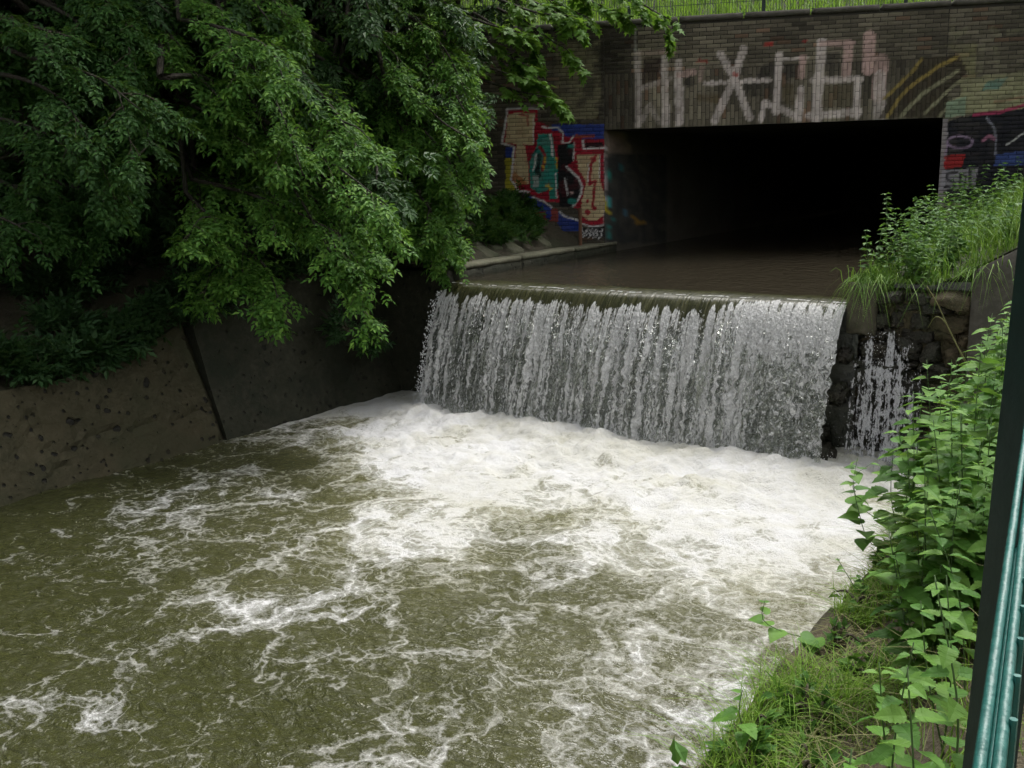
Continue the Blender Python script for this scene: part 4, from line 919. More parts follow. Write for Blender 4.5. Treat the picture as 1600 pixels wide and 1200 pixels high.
LEAF_FULL, LEAF_CHEAP, LEAF_MAPLE = compound(False, 1.12), compound(True, 1.5), maple()
def bank_pt(a, b): return P(a, b, z_left(np.array(a), np.array(b)))
def make_tree(name, label, cat, base, top, guides, fills, seed, leafmat_, template=LEAF_FULL, lean=(0, 0), trunk_r=0.16, size=1.0, sub=(16, 0.52, 9), group=None, fill_mat=None, side_n=2):
    """guides: branch curves whose leaves are seen close; fills: deeper branches and added overhead shading canopy, with coarser leaves."""
    r = np.random.default_rng(seed); base = np.asarray(base, float)
    t = thing(name, label, cat, base, group)
    top = np.asarray(top, float); mid = (base + top) / 2 + np.array([r.normal(0, 0.2), r.normal(0, 0.2), 0])
    tp = smooth_line([base - [0, 0, 0.3], base * 0.75 + mid * 0.25 + r.normal(0, 0.06, 3), mid, top], 15)
    V, F = tube(tp, np.linspace(trunk_r, trunk_r * 0.35, len(tp)), 9, 0.15, seed); mesh('trunk', V, F, MAT['bark'], t, smooth=True)
    tw, lim = Bag(), Bag(); Qs, Xs, Zs_ = [], [], []; Qf, Xf, Zf = [], [], []
    for g in guides:
        g = smooth_line(g, 16)
        q, x, z_ = sprays(g, sub[0], sub[1], sub[2], r, tw); Qs.append(q); Xs.append(x); Zs_.append(z_)
        for _ in range(side_n):
            p0, d0 = along(g, np.array([r.uniform(0.15, 0.97)])); p0, d0 = p0[0], d0[0]
            dd_ = unit(d0 * 0.7 + unit(np.cross(d0, [0, 0, 1.0])) * r.choice([-1, 1]) * r.uniform(0.2, 1.0) + [0, 0, r.uniform(-0.7, 0.25)]); ln_ = r.uniform(0.35, 0.8)
            g2 = np.array([p0, p0 + dd_ * ln_ * 0.5 + [0, 0, 0.03], p0 + dd_ * ln_ - [0, 0, 0.22 * ln_]])
            q, x, z_ = sprays(smooth_line(g2, 8), 9, 0.34, 8, r, tw); Qs.append(q); Xs.append(x); Zs_.append(z_)
            lim.add(*tube(smooth_line(g2, 6), np.linspace(0.012, 0.004, len(smooth_line(g2, 6))), 4))
        k = r.uniform(0.45, 0.95); j = tp[int(k * (len(tp) - 1))]
        link_ = smooth_line([j, (j + g[0]) / 2 + [0, 0, 0.35], g[0]], 8)
        lim.add(*tube(np.concatenate([link_, g[1:]]), np.linspace(0.045, 0.006, len(link_) + len(g) - 1), 5))
    for g in fills:
        g = smooth_line(g, 8)
        q, x, z_ = sprays(g, 15, 0.85, 7, r); Qf.append(q); Xf.append(x); Zf.append(z_)
        j = tp[int(r.uniform(0.4, 1.0) * (len(tp) - 1))]
        lim.add(*tube(np.concatenate([[j], (j[None] + g[:1]) / 2 + [0, 0, 0.3], g]), np.linspace(0.05, 0.008, len(g) + 2), 4))
    lim.build('limbs', MAT['bark'], t, smooth=True)
    if tw.n: tw.build('twigs', MAT['twig'], t)['kind'] = 'stuff'
    if Qs:
        q = np.concatenate(Qs); V, F = scatter(*template, q, np.concatenate(Xs), np.concatenate(Zs_), size * r.uniform(0.75, 1.2, len(q))); mesh('crown', V, F, leafmat_, t)
    if Qf:
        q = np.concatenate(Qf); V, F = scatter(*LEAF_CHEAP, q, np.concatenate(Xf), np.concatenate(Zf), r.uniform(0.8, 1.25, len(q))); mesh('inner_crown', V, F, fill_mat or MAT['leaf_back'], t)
    return t
def G(Y0, Y1, *p):                                   # branch through picture points, distance changing from Y0 to Y1
    return np.array([at(x, y, Y0 + (Y1 - Y0) * i / (len(p) - 1)) for i, (x, y) in enumerate(p)])
def fills(n, xr, yr, Yr, seed, reach=1.6, ymax=None):
    r = np.random.default_rng(seed); o_ = []
    for _ in range(n):
        x, y, Y = r.uniform(*xr), r.uniform(*yr), r.uniform(*Yr)
        if ymax is not None and y > np.interp(x, *ymax): continue
        e = at(x, y, Y); d = np.array([r.normal(-0.5, 0.6), r.normal(0.3, 0.6), r.uniform(0.2, 0.9)]); d /= np.linalg.norm(d)
        s = e + d * reach * r.uniform(0.6, 1.3); m_ = (s + e) / 2 + [0, 0, 0.25]
        o_.append(np.array([s, m_, e]))
    return o_
YM = ([-300, 0, 130, 250, 300, 420, 560, 640, 740, 790], [380, 380, 330, 380, 330, 330, 400, 330, 330, 60])
gA = [G(11.5, 10.6, (-30, 60), (60, 95), (150, 120), (220, 172)), G(11.5, 10.5, (-40, 110), (40, 125), (100, 160), (150, 235)), G(11.8, 10.6, (-60, 180), (20, 190), (80, 215), (128, 248)),
      G(12.2, 11.2, (120, 60), (190, 120), (222, 180), (236, 230)), G(11.8, 11, (-60, 20), (40, 40), (120, 60)), G(12.3, 11.6, (60, 0), (130, 40), (190, 110)),
      G(11.5, 10.8, (-60, 330), (0, 340), (60, 370)), G(12, 11.3, (-40, 260), (30, 300), (60, 330))]
gB = [G(12.6, 11.5, (280, 30), (350, 45), (420, 75), (445, 130)), G(12.6, 11.5, (330, 60), (400, 110), (445, 190), (472, 270)), G(12.6, 11.4, (400, 180), (470, 225), (540, 270), (606, 322)),
      G(12.8, 11.6, (410, 250), (480, 300), (530, 365), (572, 432)), G(12.9, 11.9, (430, 320), (495, 345), (545, 375), (580, 395)), G(12.6, 11.8, (300, 280), (380, 300), (460, 330), (530, 365)),
      G(12.6, 11.6, (330, 340), (385, 385), (420, 425), (435, 470)), G(12.7, 11.9, (280, 150), (340, 190), (400, 240)), G(12.8, 11.9, (250, 80), (300, 110), (350, 160)),
      G(12.8, 12, (420, 130), (480, 190), (540, 240)), G(12.4, 11.7, (290, 300), (320, 330), (345, 345)), G(12.9, 12.1, (460, 100), (520, 170), (560, 230)), G(12.6, 11.7, (320, 400), (350, 420), (370, 440)),
      G(12.7, 11.6, (380, 120), (430, 240), (480, 330), (520, 400)), G(12.9, 12.0, (440, 260), (500, 290), (575, 350))]
gC = [G(15.2, 14.0, (540, 30), (620, 110), (685, 185), (750, 225)), G(15.2, 14.1, (560, 90), (630, 170), (690, 235), (730, 300)), G(15, 14.1, (580, 220), (640, 285), (680, 340), (702, 380)),
      G(14.8, 14.2, (540, 300), (565, 345), (590, 395)), G(15.3, 14.5, (500, 10), (580, 50), (640, 110)), G(15.5, 14.7, (620, 10), (690, 70), (730, 150)), G(15.4, 14.5, (580, 140), (660, 210), (720, 240)),
      G(15.3, 14.4, (640, 60), (700, 130), (740, 200)), G(15, 14.3, (600, 320), (640, 355), (670, 380)), G(15.2, 14.4, (650, 240), (695, 285), (720, 330)), G(15, 14.3, (500, 160), (560, 220), (620, 290)),
      G(15.2, 14.4, (520, 90), (600, 160), (650, 240)), G(15.0, 14.3, (640, 300), (680, 340), (700, 395))]
gD = [G(17.8, 17.2, (690, 10), (770, 40), (850, 60)), G(17.8, 17.0, (690, 80), (760, 105), (830, 125)), G(17.6, 16.9, (740, 120), (800, 140), (870, 155)), G(18, 17.4, (780, 0), (840, 20), (900, 25)),
      G(17.9, 17.1, (720, 40), (790, 85), (840, 110))]
gD += [G(18.2, 17.6, (770, 10), (830, 40), (870, 70)), G(18.2, 17.5, (760, 70), (810, 90), (855, 110)), G(18.3, 17.8, (800, -10), (860, 15), (900, 45)), G(17.8, 17.4, (740, 20), (790, 50), (830, 70))]
gE = [G(18.6, 18.2, (860, -40), (930, 5), (985, 25)), G(18.6, 18.1, (940, -40), (1010, 10), (1055, 35)), G(18.7, 18.3, (820, -20), (880, 10), (925, 30))]
_r = np.random.default_rng(77)
def extra(n, xr, yr, Y0):
    o_ = []
    for _ in range(n):
        x, y = _r.uniform(*xr), _r.uniform(*yr); o_.append(G(Y0 + 0.7 + _r.uniform(0, 0.8), Y0 + _r.uniform(0.0, 0.8), (x - _r.uniform(60, 110), y - _r.uniform(20, 70)), (x - 30, y - 20), (x + _r.uniform(0, 30), y + _r.uniform(0, 35))))
    return o_
gA += extra(9, (-20, 240), (-20, 130), 11.6) + extra(4, (-10, 200), (200, 330), 11.8); gB += extra(8, (230, 440), (-10, 330), 12.4); gC += extra(10, (520, 730), (-10, 300), 14.8)
make_tree('riverside_tree', 'dark broadleaf tree leaning over the pool at the far left edge', 'tree', bank_pt(-5.2, -7.0), P(-4.0, -6.4, 8.5), gA,
          fills(70, (-350, 260), (-900, 420), (11.4, 14.5), 1, ymax=YM) + fills(70, (-600, 250), (-1800, -150), (11.6, 15), 2, 2.2) + fills(44, (-120, 330), (-90, 130), (12.4, 15), 12), 101, MAT['leaf_shade'], trunk_r=0.2)  # second set: unseen high canopy added to shade the left side
make_tree('riverside_tree', 'broadleaf tree with long bright drooping sprays, hanging over the middle of the left wall', 'tree', bank_pt(-4.2, -2.2), P(-3.0, -2.2, 8.5), gB,
          fills(95, (180, 620), (-900, 420), (12.6, 16), 3, ymax=YM) + fills(60, (100, 700), (-1600, -150), (12.8, 16.5), 4, 2.2), 102, MAT['leaf_tree'], trunk_r=0.2)  # second set: out-of-view canopy added to block sky light
make_tree('riverside_tree', 'broadleaf tree whose foliage hangs down to the left end of the weir', 'tree', bank_pt(-3.4, 1.4), P(-2.6, 1.6, 9.0), gC,
          fills(90, (520, 740), (-700, 400), (15.0, 18), 5, ymax=YM) + fills(35, (450, 780), (-1200, -150), (15, 18), 6, 2.0) + fills(26, (390, 560), (-70, 90), (15.5, 18), 13), 103, MAT['leaf_tree'], trunk_r=0.18)  # second set: unseen overhead foliage added for shade
make_tree('maple_tree', 'pale green maple in front of the shaded left end of the brick bridge', 'tree', bank_pt(-3.6, 3.6), P(-2.2, 3.6, 8.0), gD,
          fills(14, (660, 800), (-400, 120), (17.6, 19), 7), 104, MAT['leaf_maple'], LEAF_MAPLE, trunk_r=0.11, size=1.15, sub=(11, 0.42, 6), side_n=1)
make_tree('maple_tree', 'bright maple hanging over the bridge coping and fence', 'tree', B(-2.4, -1.6, 6.3), B(-0.6, -1.2, 9.2), gE, fills(8, (700, 980), (-400, -60), (18.8, 21), 8), 105, MAT['leaf_maple'], LEAF_MAPLE, trunk_r=0.08, size=1.1, sub=(15, 0.5, 6), side_n=2)
# the wood behind: big dim trees filling the slope
for i, (a_, b_, lab) in enumerate([(-9, -9, 'big dark tree high on the slope at the left edge behind the riverside trees'), (-8.0, -3.5, 'big dark tree on the slope behind the drooping sprays'),
                                   (-7, 1.5, 'big dark tree on the slope behind the tree at the weir'), (-7.5, 6.0, 'big dark tree beyond the left end of the bridge'), (-14, -4, 'tall dark tree at the top of the left slope')]):
    base = bank_pt(a_, b_); r = np.random.default_rng(300 + i); fl = []
    for _ in range(48):
        th = r.uniform(0, 6.28); ph = r.uniform(-0.5, 1.3); R_ = 3.4 * r.uniform(0.55, 1.0)
        c_ = base + np.array([0, 0, 5.0]); e = c_ + np.array([R_ * math.cos(th) * math.cos(ph), R_ * math.sin(th) * math.cos(ph), 1.25 * R_ * math.sin(ph)]); s = c_ * 0.35 + e * 0.65 + [0, 0, 0.5]
        fl.append(np.array([s, (s + e) / 2 + [0, 0, 0.15], e]))
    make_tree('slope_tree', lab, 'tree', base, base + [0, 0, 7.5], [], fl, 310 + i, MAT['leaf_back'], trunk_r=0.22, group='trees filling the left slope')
V, F = tube(smooth_line(G(13.2, 12.6, (300, 279), (240, 283), (200, 292), (184, 310), (186, 355)), 18), np.linspace(0.035, 0.014, 17), 6)
tag(mesh('bare_branch', V, F, MAT['bark'], smooth=True), 'bare crooked branch hooking down in the dark under the left trees', 'branch')

def bush(name, label, cat, base, R, n, mat, seed, template=LEAF_CHEAP, size=1.0, group=None, flat=0.8):
    r = np.random.default_rng(seed); t = thing(name, label, cat, base, group); st_ = Bag(); base = np.asarray(base, float)
    Q, X = [], []
    for i in range(n):
        d = unit(np.array([r.normal(), r.normal(), abs(r.normal()) * flat + 0.25])); e = base + d * R * r.uniform(0.6, 1.1)
        if i < 5: st_.add(*tube(smooth_line([base, base + (e - base) * 0.5 + [0, 0, 0.06], e], 6), np.linspace(0.012, 0.004, 7)[:7], 4))
        k = 8; Q.append(base + (e - base) * r.uniform(0.4, 1.05, (k, 1)) + r.normal(0, 0.07 * R, (k, 3))); X.append(d + r.normal(0, 0.5, (k, 3)))
    q = np.concatenate(Q); st_.build('stems', MAT['twig'], t)
    V, F = scatter(*template, q, np.concatenate(X) + [0, 0, -0.2], np.array([0, 0, 1.0]) + r.normal(0, 0.35, q.shape), size * r.uniform(0.7, 1.2, len(q))); mesh('foliage', V, F, mat, t)
    return t
r = np.random.default_rng(55)
for i in range(16):
    b_ = -9.0 + i * 0.8 + r.uniform(-0.3, 0.3); a_ = -3.6 - r.uniform(0, 2.6)
    bush('slope_shrub', 'shoulder-high dark shrub on the slope under the left trees', 'shrub', bank_pt(a_, b_), r.uniform(1.0, 1.5), 80, MAT['leaf_back'], 600 + i, size=1.15, group='shrubs under the left trees', flat=1.0)
for i in range(56):                                   # undergrowth in the shade above the left wall
    b_ = -8.8 + i * 0.165 + r.uniform(-0.15, 0.15); a_ = (-1.78 - r.uniform(0, 0.35)) if i % 2 else (-2.1 - r.uniform(0, 1.6))
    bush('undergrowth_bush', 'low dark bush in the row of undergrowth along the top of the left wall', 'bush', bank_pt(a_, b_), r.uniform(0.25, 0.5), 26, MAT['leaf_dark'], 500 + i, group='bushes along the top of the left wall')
for i in range(44):
    b_ = 1.6 + 3.7 * r.uniform(0, 1) ** 0.7; a_ = -0.80 - 0.085 * b_ - 1.15 * r.uniform(0, 1)
    bush('slope_herb', 'low green herb clump on the shaded slope below the colourful graffiti', 'plant', bank_pt(a_, b_), r.uniform(0.16, 0.32), 16, MAT['leaf_shade'], 540 + i, size=0.62, group='herbs on the graffiti slope')
bush('wall_plant', 'small plant rooted in the dark wall left of the waterfall', 'plant', at(545, 520, 14.0), 0.35, 9, MAT['leaf_dark'], 570, size=1.0)
bush('wall_plant', 'drooping dark leaves on the wall close to the left edge of the waterfall', 'plant', at(578, 545, 14.1), 0.22, 8, MAT['leaf_dark'], 571, size=1.0)

# grass: curved blades
def blades(pts, h, w, r, lean=0.5, bias=(0, 0, 0), hang=0.45):
    n = len(pts); th = r.uniform(0, 2 * np.pi, n); d = np.stack([np.cos(th), np.sin(th), np.zeros(n)], 1) + np.array(bias); h = h * r.uniform(0.5, 1.3, n); L = lean * r.uniform(0.2, 1.5, n)
    sd = np.stack([-d[:, 1], d[:, 0], np.zeros(n)], 1); sd = unit(sd); V = []
    for k, (s, wk) in enumerate(((0, 1.0), (0.35, 0.9), (0.7, 0.6), (1.0, 0.0))):
        c_ = pts + d * (L * h * s ** 1.8)[:, None] + np.array([0, 0, 1.0]) * (h * (s - hang * np.minimum(L, 1.6) * s ** 2.5))[:, None]
        if wk: V += [c_ - sd * w * wk / 2, c_ + sd * w * wk / 2]
        else: V += [c_]
    V = np.stack(V, 1).reshape(-1, 3); o_ = (np.arange(n) * 7)[:, None]
    F4 = np.concatenate([o_ + np.array([0, 1, 3, 2]), o_ + np.array([2, 3, 5, 4])]); F3 = o_ + np.array([4, 5, 6])
    return V, [F4, F3]
r = np.random.default_rng(66)
n = 9000; u_ = r.uniform(-4, 9, n); s_ = r.uniform(0.0, 4.5, n); z_ = 6.12 + np.minimum(0.55 * np.maximum(s_ - 0.6, 0), 4.6)
V, F = blades(B(u_, -0.4 - s_, z_), 0.5, 0.02, r, 0.5); tag(mesh('embankment_grass', V, F, MAT['grass_sunny']), 'tall bright grass on the embankment behind the bridge fence', 'grass', kind='stuff')
def terrace_pts(n, lo, hi, b0, b1):
    b_ = r.uniform(b0, b1, n); a_ = 5.95 - 0.098 * b_ + r.uniform(lo, hi, n); return P(a_, b_, z_terrace(a_, b_)), a_, b_
p_, a_, b_ = terrace_pts(15000, 0.0, 5.0, 0.1, 8.5)
keep = noise(a_ * 1.2, b_ * 1.2, 0, 5) > 0.36
V, F = blades(p_[keep], 0.36, 0.012, r, 0.7); tag(mesh('terrace_grass', V, F, MAT['grass']), 'bright grass covering the right terrace beside the tunnel', 'grass', kind='stuff')
bag = Bag()                                            # grass hanging over the block and rubble wall
for c0, n_ in ((6.12, 330), (6.02, 120), (6.45, 60), (6.8, 50), (7.3, 90), (7.15, 60)):
    a_ = r.normal(c0, 0.09, n_); b_ = r.uniform(-0.08, 0.25, n_); bag.add(*blades(P(a_, b_, 2.03 + 0.3 * np.maximum(a_ - 6.75, 0)), 0.34, 0.009, r, 0.85, bias=tuple(np.append(-CB * 0.45, 0)), hang=1.9))
tag(bag.build('overhanging_grass', MAT['grass']), 'long grass drooping over the concrete block and rubble wall', 'grass', kind='stuff')
n = 26000; a_ = 7.74 + np.abs(r.normal(0, 0.5, n)); b_ = r.uniform(-9.5, -1.0, n); w_ = noise(a_ * 2.4, b_ * 2.4, 0, 15)
bare = np.exp(-((a_ - 8.32) / 0.34) ** 2 - ((b_ + 8.2) / 0.9) ** 2)
keep = (w_ > 0.40) & (r.random(n) > 1.3 * bare) & (a_ < 9)
V, F = blades(P(a_, b_, z_bank(a_, b_) - 0.01)[keep], 0.21 * (0.5 + noise(a_ * 3, b_ * 3, 0, 16))[keep], 0.0048, r, 1.1); tag(mesh('bank_grass', V, F, MAT['grass_sunny']), 'thin tangled grass along the edge of the near bank', 'grass', kind='stuff')
n = 1500; a_ = 7.8 + np.abs(r.normal(0, 0.5, n)); b_ = r.uniform(-9.5, -4.0, n)
V, F = blades(P(a_, b_, z_bank(a_, b_)), 0.2, 0.005, r, 2.2); tag(mesh('dry_grass', V, F, MAT['grass_dry']), 'pale dry grass stalks lying on the near bank', 'grass', kind='stuff')
for i, (pts_, lab) in enumerate(((((1522, 588), (1490, 530), (1465, 475), (1448, 447)), 'long bent grass stalk arching up from the nettles before the rubble wall'), (((1520, 590), (1500, 550), (1478, 505), (1462, 495), (1450, 512)), 'grass stalk with a hooked tip before the rubble wall'))):
    V, F = tube(smooth_line(G(7.5, 7.7, *pts_), 14), np.linspace(0.006, 0.003, len(smooth_line(G(7.5, 7.7, *pts_), 14))), 4); tag(mesh('grass_stalk', V, F, MAT['grass_dry'], smooth=True), lab, 'stalk')

# nettles: stem with crossed pairs of toothed leaves, each leaf its own part
def nettle_leaf(l=0.1, w=0.062, teeth=7, seed=0):
    mid, le, ri = [], [], []; prof = lambda s: (math.sin(math.pi * min(1, s ** 0.62)) ** 0.85) if 0 < s < 1 else 0.0
    n_ = teeth
    for i in range(n_ + 1):
        s = i / n_; mid.append((l * s, 0, -0.32 * l * s * s))
    out_ = []
    for i in range(n_):
        for q, k in ((0.35, 0.92), (0.95, 1.12)):
            s = (i + q) / n_
            hw = w / 2 * prof(s) * k; out_.append((l * (s + 0.012), hw, -0.32 * l * s * s + 0.22 * hw - 0.05 * hw * math.sin(i * 2.2 + seed)))
    V = list(mid); i0 = len(V); V += out_; i1 = len(V); V += [(x, -y, z_) for x, y, z_ in out_]
    F = []
    for i in range(n_):
        a0, a1 = i, i + 1; p0, p1 = i0 + 2 * i, i0 + 2 * i + 1; q0, q1 = i1 + 2 * i, i1 + 2 * i + 1
        if i > 0: F += [(a0, p0 - 1, p0)[::-1], (a0, q0 - 1, q0)]
        F += [(a0, p0, p1)[::-1], (a0, p1, a1)[::-1], (a0, q0, q1), (a0, q1, a1)]
    V = np.array(V); V = np.concatenate([V]); V[:, 0] += 0.012
    return V, np.array(F)
def heart_leaf(l=0.085, w=0.075):
    pts = [(0.0, 0.0), (-0.10, 0.18), (-0.06, 0.38), (0.12, 0.5), (0.36, 0.46), (0.62, 0.30), (0.84, 0.12), (1.0, 0.0)]
    m_ = np.array([[x * l, 0, -0.3 * l * x * x] for x in (0.02, 0.25, 0.5, 0.75)])
    o1 = np.array([[x * l, y * w, -0.3 * l * x * x + 0.2 * y * w] for x, y in pts]); o2 = o1[1:-1] * [1, -1, 1]
    V = np.concatenate([m_, o1, o2]); ring = list(range(4, 12)) + list(range(12 + 5, 11, -1)); F = []
    mi = lambda x: int(np.argmin(np.abs(m_[:, 0] - x)))
    for i in range(len(ring)):
        p, q = ring[i], ring[(i + 1) % len(ring)]; a0, a1 = mi(V[p, 0]), mi(V[q, 0])
        F.append((a0, q, p))
        if a0 != a1: F.append((a0, a1, q))
    V[:, 0] += 0.01; return V, np.array(F)
NL = [mesh_data('nettle_leaf', *nettle_leaf(0.1, w_, t_, s_), MAT['leaf_nettle'], smooth=False) for w_, t_, s_ in ((0.062, 8, 0), (0.07, 7, 1), (0.055, 8, 2))]
HL = [mesh_data('heart_leaf', *heart_leaf(0.085, w_), MAT['leaf_nettle'], smooth=True) for w_ in (0.07, 0.085)]
def leaf_object(parent, data, p, X, Zr, s):
    X = unit(np.asarray(X, float)); Zr = np.asarray(Zr, float); Zr = unit(Zr - (Zr @ X) * X); Y = np.cross(Zr, X)
    o_ = bpy.data.objects.new('leaf', data); M_ = Matrix.Identity(4); p = p - OFF[parent.name]
    for i in range(3): M_[i][0], M_[i][1], M_[i][2], M_[i][3] = X[i] * s, Y[i] * s, Zr[i] * s, p[i]
    COL.objects.link(o_); o_.parent = parent; o_.matrix_local = M_
    return o_
def herb(name, label, cat, base, path, pairs, leaf_size, data, seed, group=None, start=0.25, alt=False, sr=0.0035):
    r = np.random.default_rng(seed); base = np.asarray(base, float); t = thing(name, label, cat, base, group)
    L = smooth_line(path, 12); V, F = tube(L, np.linspace(sr, sr * 0.5, len(L)), 5); mesh('stem', V, F, MAT['stem'], t, smooth=True)
    ph = r.uniform(0, 3)
    for i in range(pairs):
        s = start + (1 - start) * (i + 0.5) / pairs; p, d = along(L, np.array([s])); p, d = p[0], d[0]
        grow = leaf_size * (0.35 + 0.85 * math.sin(math.pi * min(0.97, 0.30 + 0.66 * (i + 0.5) / pairs))) * r.uniform(0.85, 1.15)
        th = ph + (i % 2) * math.pi / 2 + r.normal(0, 0.2)
        for q in ((0,) if alt else (0, math.pi)):
            th2 = th + q + (i * 2.4 if alt else 0)
            X = np.array([math.cos(th2), math.sin(th2), r.uniform(-0.1, 0.35)])
            leaf_object(t, data[int(r.integers(len(data)))], p, X, np.array([0, 0, 1.0]) + r.normal(0, 0.22, 3), grow)
    return t
r = np.random.default_rng(99)
NT = nettle_leaf(0.1, 0.064, 5, 0)
def nettle(a_, b_, h, i, label, group, size=1.0, lean=(0, 0)):
    base = P(a_, b_, z_bank(np.array(a_), np.array(b_)) - 0.02); tip = base + np.array([lean[0] + r.normal(0, 0.07), lean[1] + r.normal(0, 0.07), h])
    path = [base, (base * 0.5 + tip * 0.5) + [r.normal(0, 0.02), r.normal(0, 0.02), 0.02], tip]; pairs = max(5, int(h / 0.085))
    if b_ < -4.6:
        herb('nettle', label, 'nettle', base, path, pairs, size, NL, 1000 + i, group); return
    t = thing('nettle', label, 'nettle', base, group); L = smooth_line(path, 8)      # farther plants: leaves joined
    V, F = tube(L, np.linspace(0.0035, 0.002, len(L)), 4); mesh('stem', V, F, MAT['stem'], t)
    k = np.repeat(np.arange(pairs), 2); s = 0.2 + 0.8 * (k + 0.5) / pairs; p, d = along(L, s); th = r.uniform(0, 3) + (k % 2) * np.pi / 2 + np.tile([0, np.pi], pairs) + r.normal(0, 0.2, len(k))
    X = np.stack([np.cos(th), np.sin(th), r.uniform(-0.1, 0.35, len(k))], 1)
    V, F = scatter(*NT, p, X, np.array([0, 0, 1.0]) + r.normal(0, 0.22, X.shape), size * (0.35 + 0.85 * np.sin(np.pi * np.minimum(0.97, 0.3 + 0.66 * s)))); mesh('foliage', V, F, MAT['leaf_nettle'], t)
i = 0
LB1, LB2, LB3 = ('upright toothed nettle in the thick patch between the pool and the dark fence post', 'nettle in the far part of the patch below the grey wing wall', 'nettle close to the foot of the dark fence post')
for k in range(190):                                   # the thick patch between the water and the green fence
    b_ = -7.3 + 6.9 * ((k + 0.5) / 190) ** 1.25 + r.uniform(-0.15, 0.15); a_ = 7.84 + 1.05 * r.uniform(0, 1) ** 1.3
    h = r.uniform(0.5, 0.95) + 0.10 * (a_ < 8.2)
    if b_ < -6.3: a_ = max(a_, 8.35)
    nettle(a_, b_, h, i, LB1 if b_ < -4.6 else LB2, 'nettles in the patch by the fence' if b_ < -4.6 else 'nettles below the wing wall', r.uniform(0.8, 1.35)); i += 1
for k in range(12):
    nettle(r.uniform(8.55, 8.85), -9.3 + 0.19 * k, r.uniform(0.5, 0.75), i, LB3, 'nettles at the fence post', r.uniform(0.65, 0.9)); i += 1
def trailing(a_, b_, pts, Y0, Y1, lab, pairs, size, data, seed, name='bindweed', cat='plant'):
    base = P(a_, b_, float(z_bank(np.array(a_), np.array(b_))) - 0.01); g = np.concatenate([[base], G(Y0, Y1, *pts)])
    herb(name, lab, cat, base, g, pairs, size, data, seed, start=0.15, alt=True, sr=0.003)
trailing(7.9, -5.6, [(1362, 850), (1342, 800), (1334, 755), (1340, 715)], 5.25, 5.35, 'dark heart-leaved climber over the foam at the edge of the nettle patch', 15, 1.15, HL, 2001)
trailing(7.9, -5.3, [(1380, 815), (1345, 790), (1333, 748), (1365, 722)], 5.4, 5.5, 'heart-leaved climber twined among the outermost nettles', 12, 1.1, HL, 2002)
trailing(7.86, -6.9, [(1262, 1000), (1225, 988), (1192, 968), (1196, 935)], 4.2, 4.1, 'lone plant leaning out over the grey water with a few round leaves', 9, 0.95, HL, 2003)
trailing(7.86, -7.8, [(1165, 1150), (1155, 1112), (1160, 1078)], 3.4, 3.35, 'leafy plant at the water edge in the bottom corner', 9, 0.95, NL, 2004, 'nettle', 'nettle')
trailing(7.9, -6.2, [(1345, 930), (1325, 900), (1308, 872)], 4.8, 4.85, 'thin twig with small leaves reaching over the water', 8, 0.6, HL, 2005)
# lusher plants on the terrace
LEAF_HERB = leaflet(0.09, 0.05, fold=0.3)
for i in range(46):
    a_ = 7.8 + abs(r.normal(0, 0.4)); b_ = r.uniform(-9.2, -3.5)
    if math.exp(-((a_ - 8.32) / 0.3) ** 2 - ((b_ + 8.2) / 0.8) ** 2) > 0.5: a_ = 7.85
    bush('bank_weed', 'small broad-leaved weed in the grass at the edge of the near bank', 'weed', P(a_, b_, z_bank(np.array(a_), np.array(b_))), r.uniform(0.10, 0.2), 6, MAT['leaf_herb'], 700 + i, LEAF_HERB, r.uniform(0.6, 1.0), 'weeds in the bank grass', 0.9)
def terrace_plant(i, a_, b_, h, lab, group):
    base = P(a_, b_, z_terrace(np.array(a_), np.array(b_)) - 0.02); rr = np.random.default_rng(3000 + i); t = thing('terrace_nettle', lab, 'nettle', base, group)
    tip = base + [rr.normal(-0.05, 0.1), rr.normal(-0.05, 0.1), h]; L = smooth_line([base, (base + tip) / 2 + rr.normal(0, 0.03, 3), tip], 8)
    V, F = tube(L, np.linspace(0.005, 0.002, len(L)), 4); mesh('stem', V, F, MAT['stem'], t)
    n_ = int(h / 0.07); s = np.repeat(np.linspace(0.2, 1, n_), 3); p, d = along(L, s); th = rr.uniform(0, 6.28, len(s)); X = np.stack([np.cos(th), np.sin(th), rr.uniform(-0.3, 0.3, len(s))], 1)
    V, F = scatter(*LEAF_HERB, p, X, np.array([0, 0, 1.0]) + rr.normal(0, 0.25, X.shape), rr.uniform(1.0, 1.7, len(s)) * (1.1 - 0.5 * s)); mesh('foliage', V, F, MAT['leaf_herb'], t)
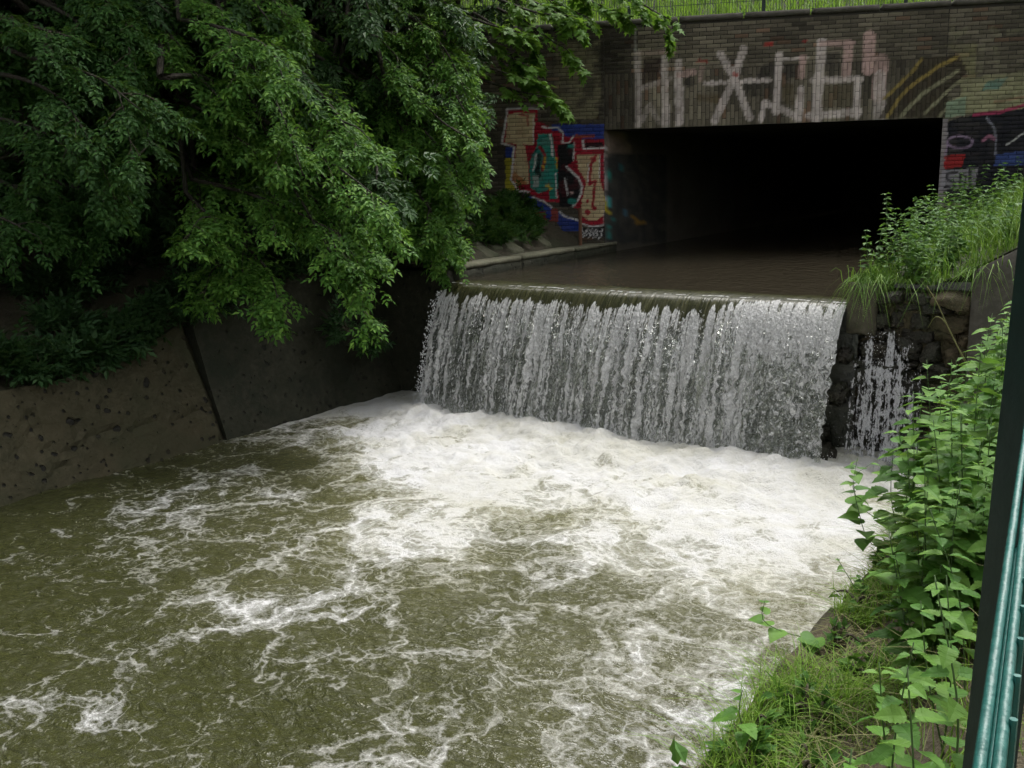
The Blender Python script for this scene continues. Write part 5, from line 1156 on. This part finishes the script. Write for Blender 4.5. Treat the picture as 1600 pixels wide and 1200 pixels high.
for i in range(130):
    b_ = r.uniform(0.15, 7.5) if i > 40 else r.uniform(0.1, 1.6); a_ = 5.95 - 0.098 * b_ + abs(r.normal(0, 0.8)) + 0.1
    terrace_plant(i, a_, b_, r.uniform(0.35, 0.8) * (1.25 if a_ - 5.95 + 0.098 * b_ < 0.6 else 1.0), 'leafy nettle among the grass on the right terrace beside the tunnel', 'nettles on the right terrace')

# green mesh fence at the photographer's side, running along the bank
gf = thing('green_fence', 'dark green double-rod mesh fence close at the right edge', 'fence', P(9.02, -8, 1.7))
FZ = 2.962                                            # top rod, a little under eye level
_d0, _d1 = ray(1545, 1200), ray(1601, 745)
F0 = EYE + _d0 * ((FZ - EYE[2]) / _d0[2]); F1 = EYE + _d1 * ((FZ - EYE[2]) / _d1[2])
FD_ = unit(F1 - F0); FS_ = np.array([FD_[1], -FD_[0], 0.0])
def FP(s, side, z_): return F0 + FD_ * s + FS_ * side + [0, 0, z_ - FZ]
POST_TOP, POST_FOOT = at(1640, 350, 1.20), at(1566, 1010, 1.20)
ps = POST_FOOT + (POST_FOOT - POST_TOP) * 1.9
wv = unit(np.cross(POST_TOP - POST_FOOT, _fw)) * 0.042
dv = unit(np.array([wv[1], -wv[0], 0])) * 0.06
V, F = box(ps - wv / 2 - dv / 2, wv, dv, POST_TOP + (POST_TOP - POST_FOOT) * 0.2 - ps); mesh('post', V, F, MAT['fence_dark'], gf)
for s_ in (3.7, 6.2, 8.7):
    q = FP(s_, -0.03, 1.5); V, F = box(q, FS_ * 0.04, FD_ * 0.06, (0, 0, 1.8)); mesh('post', V, F, MAT['fence_dark'], gf)
for z_ in (FZ, FZ - 0.2, FZ - 0.4, FZ - 0.6, FZ - 0.8, FZ - 1.0, FZ - 1.2):
    for sgn in (-1, 1):
        V, F = tube(np.array([FP(-3.0, sgn * 0.0040, z_ - 0.004), FP(8.7, sgn * 0.0040, z_ - 0.004)]), 0.0033, 8); mesh('rod', V, F, MAT['fence_teal'], gf, smooth=True)
bag = Bag()
for s_ in np.arange(-3.0, 8.7, 0.05): bag.add(*tube(np.array([FP(s_, 0.0085, FZ - 1.24), FP(s_, 0.0085, FZ + 0.001)]), 0.0022, 6))
o = bag.build('wires', MAT['fence_teal'], gf, smooth=False); o['kind'] = 'stuff'
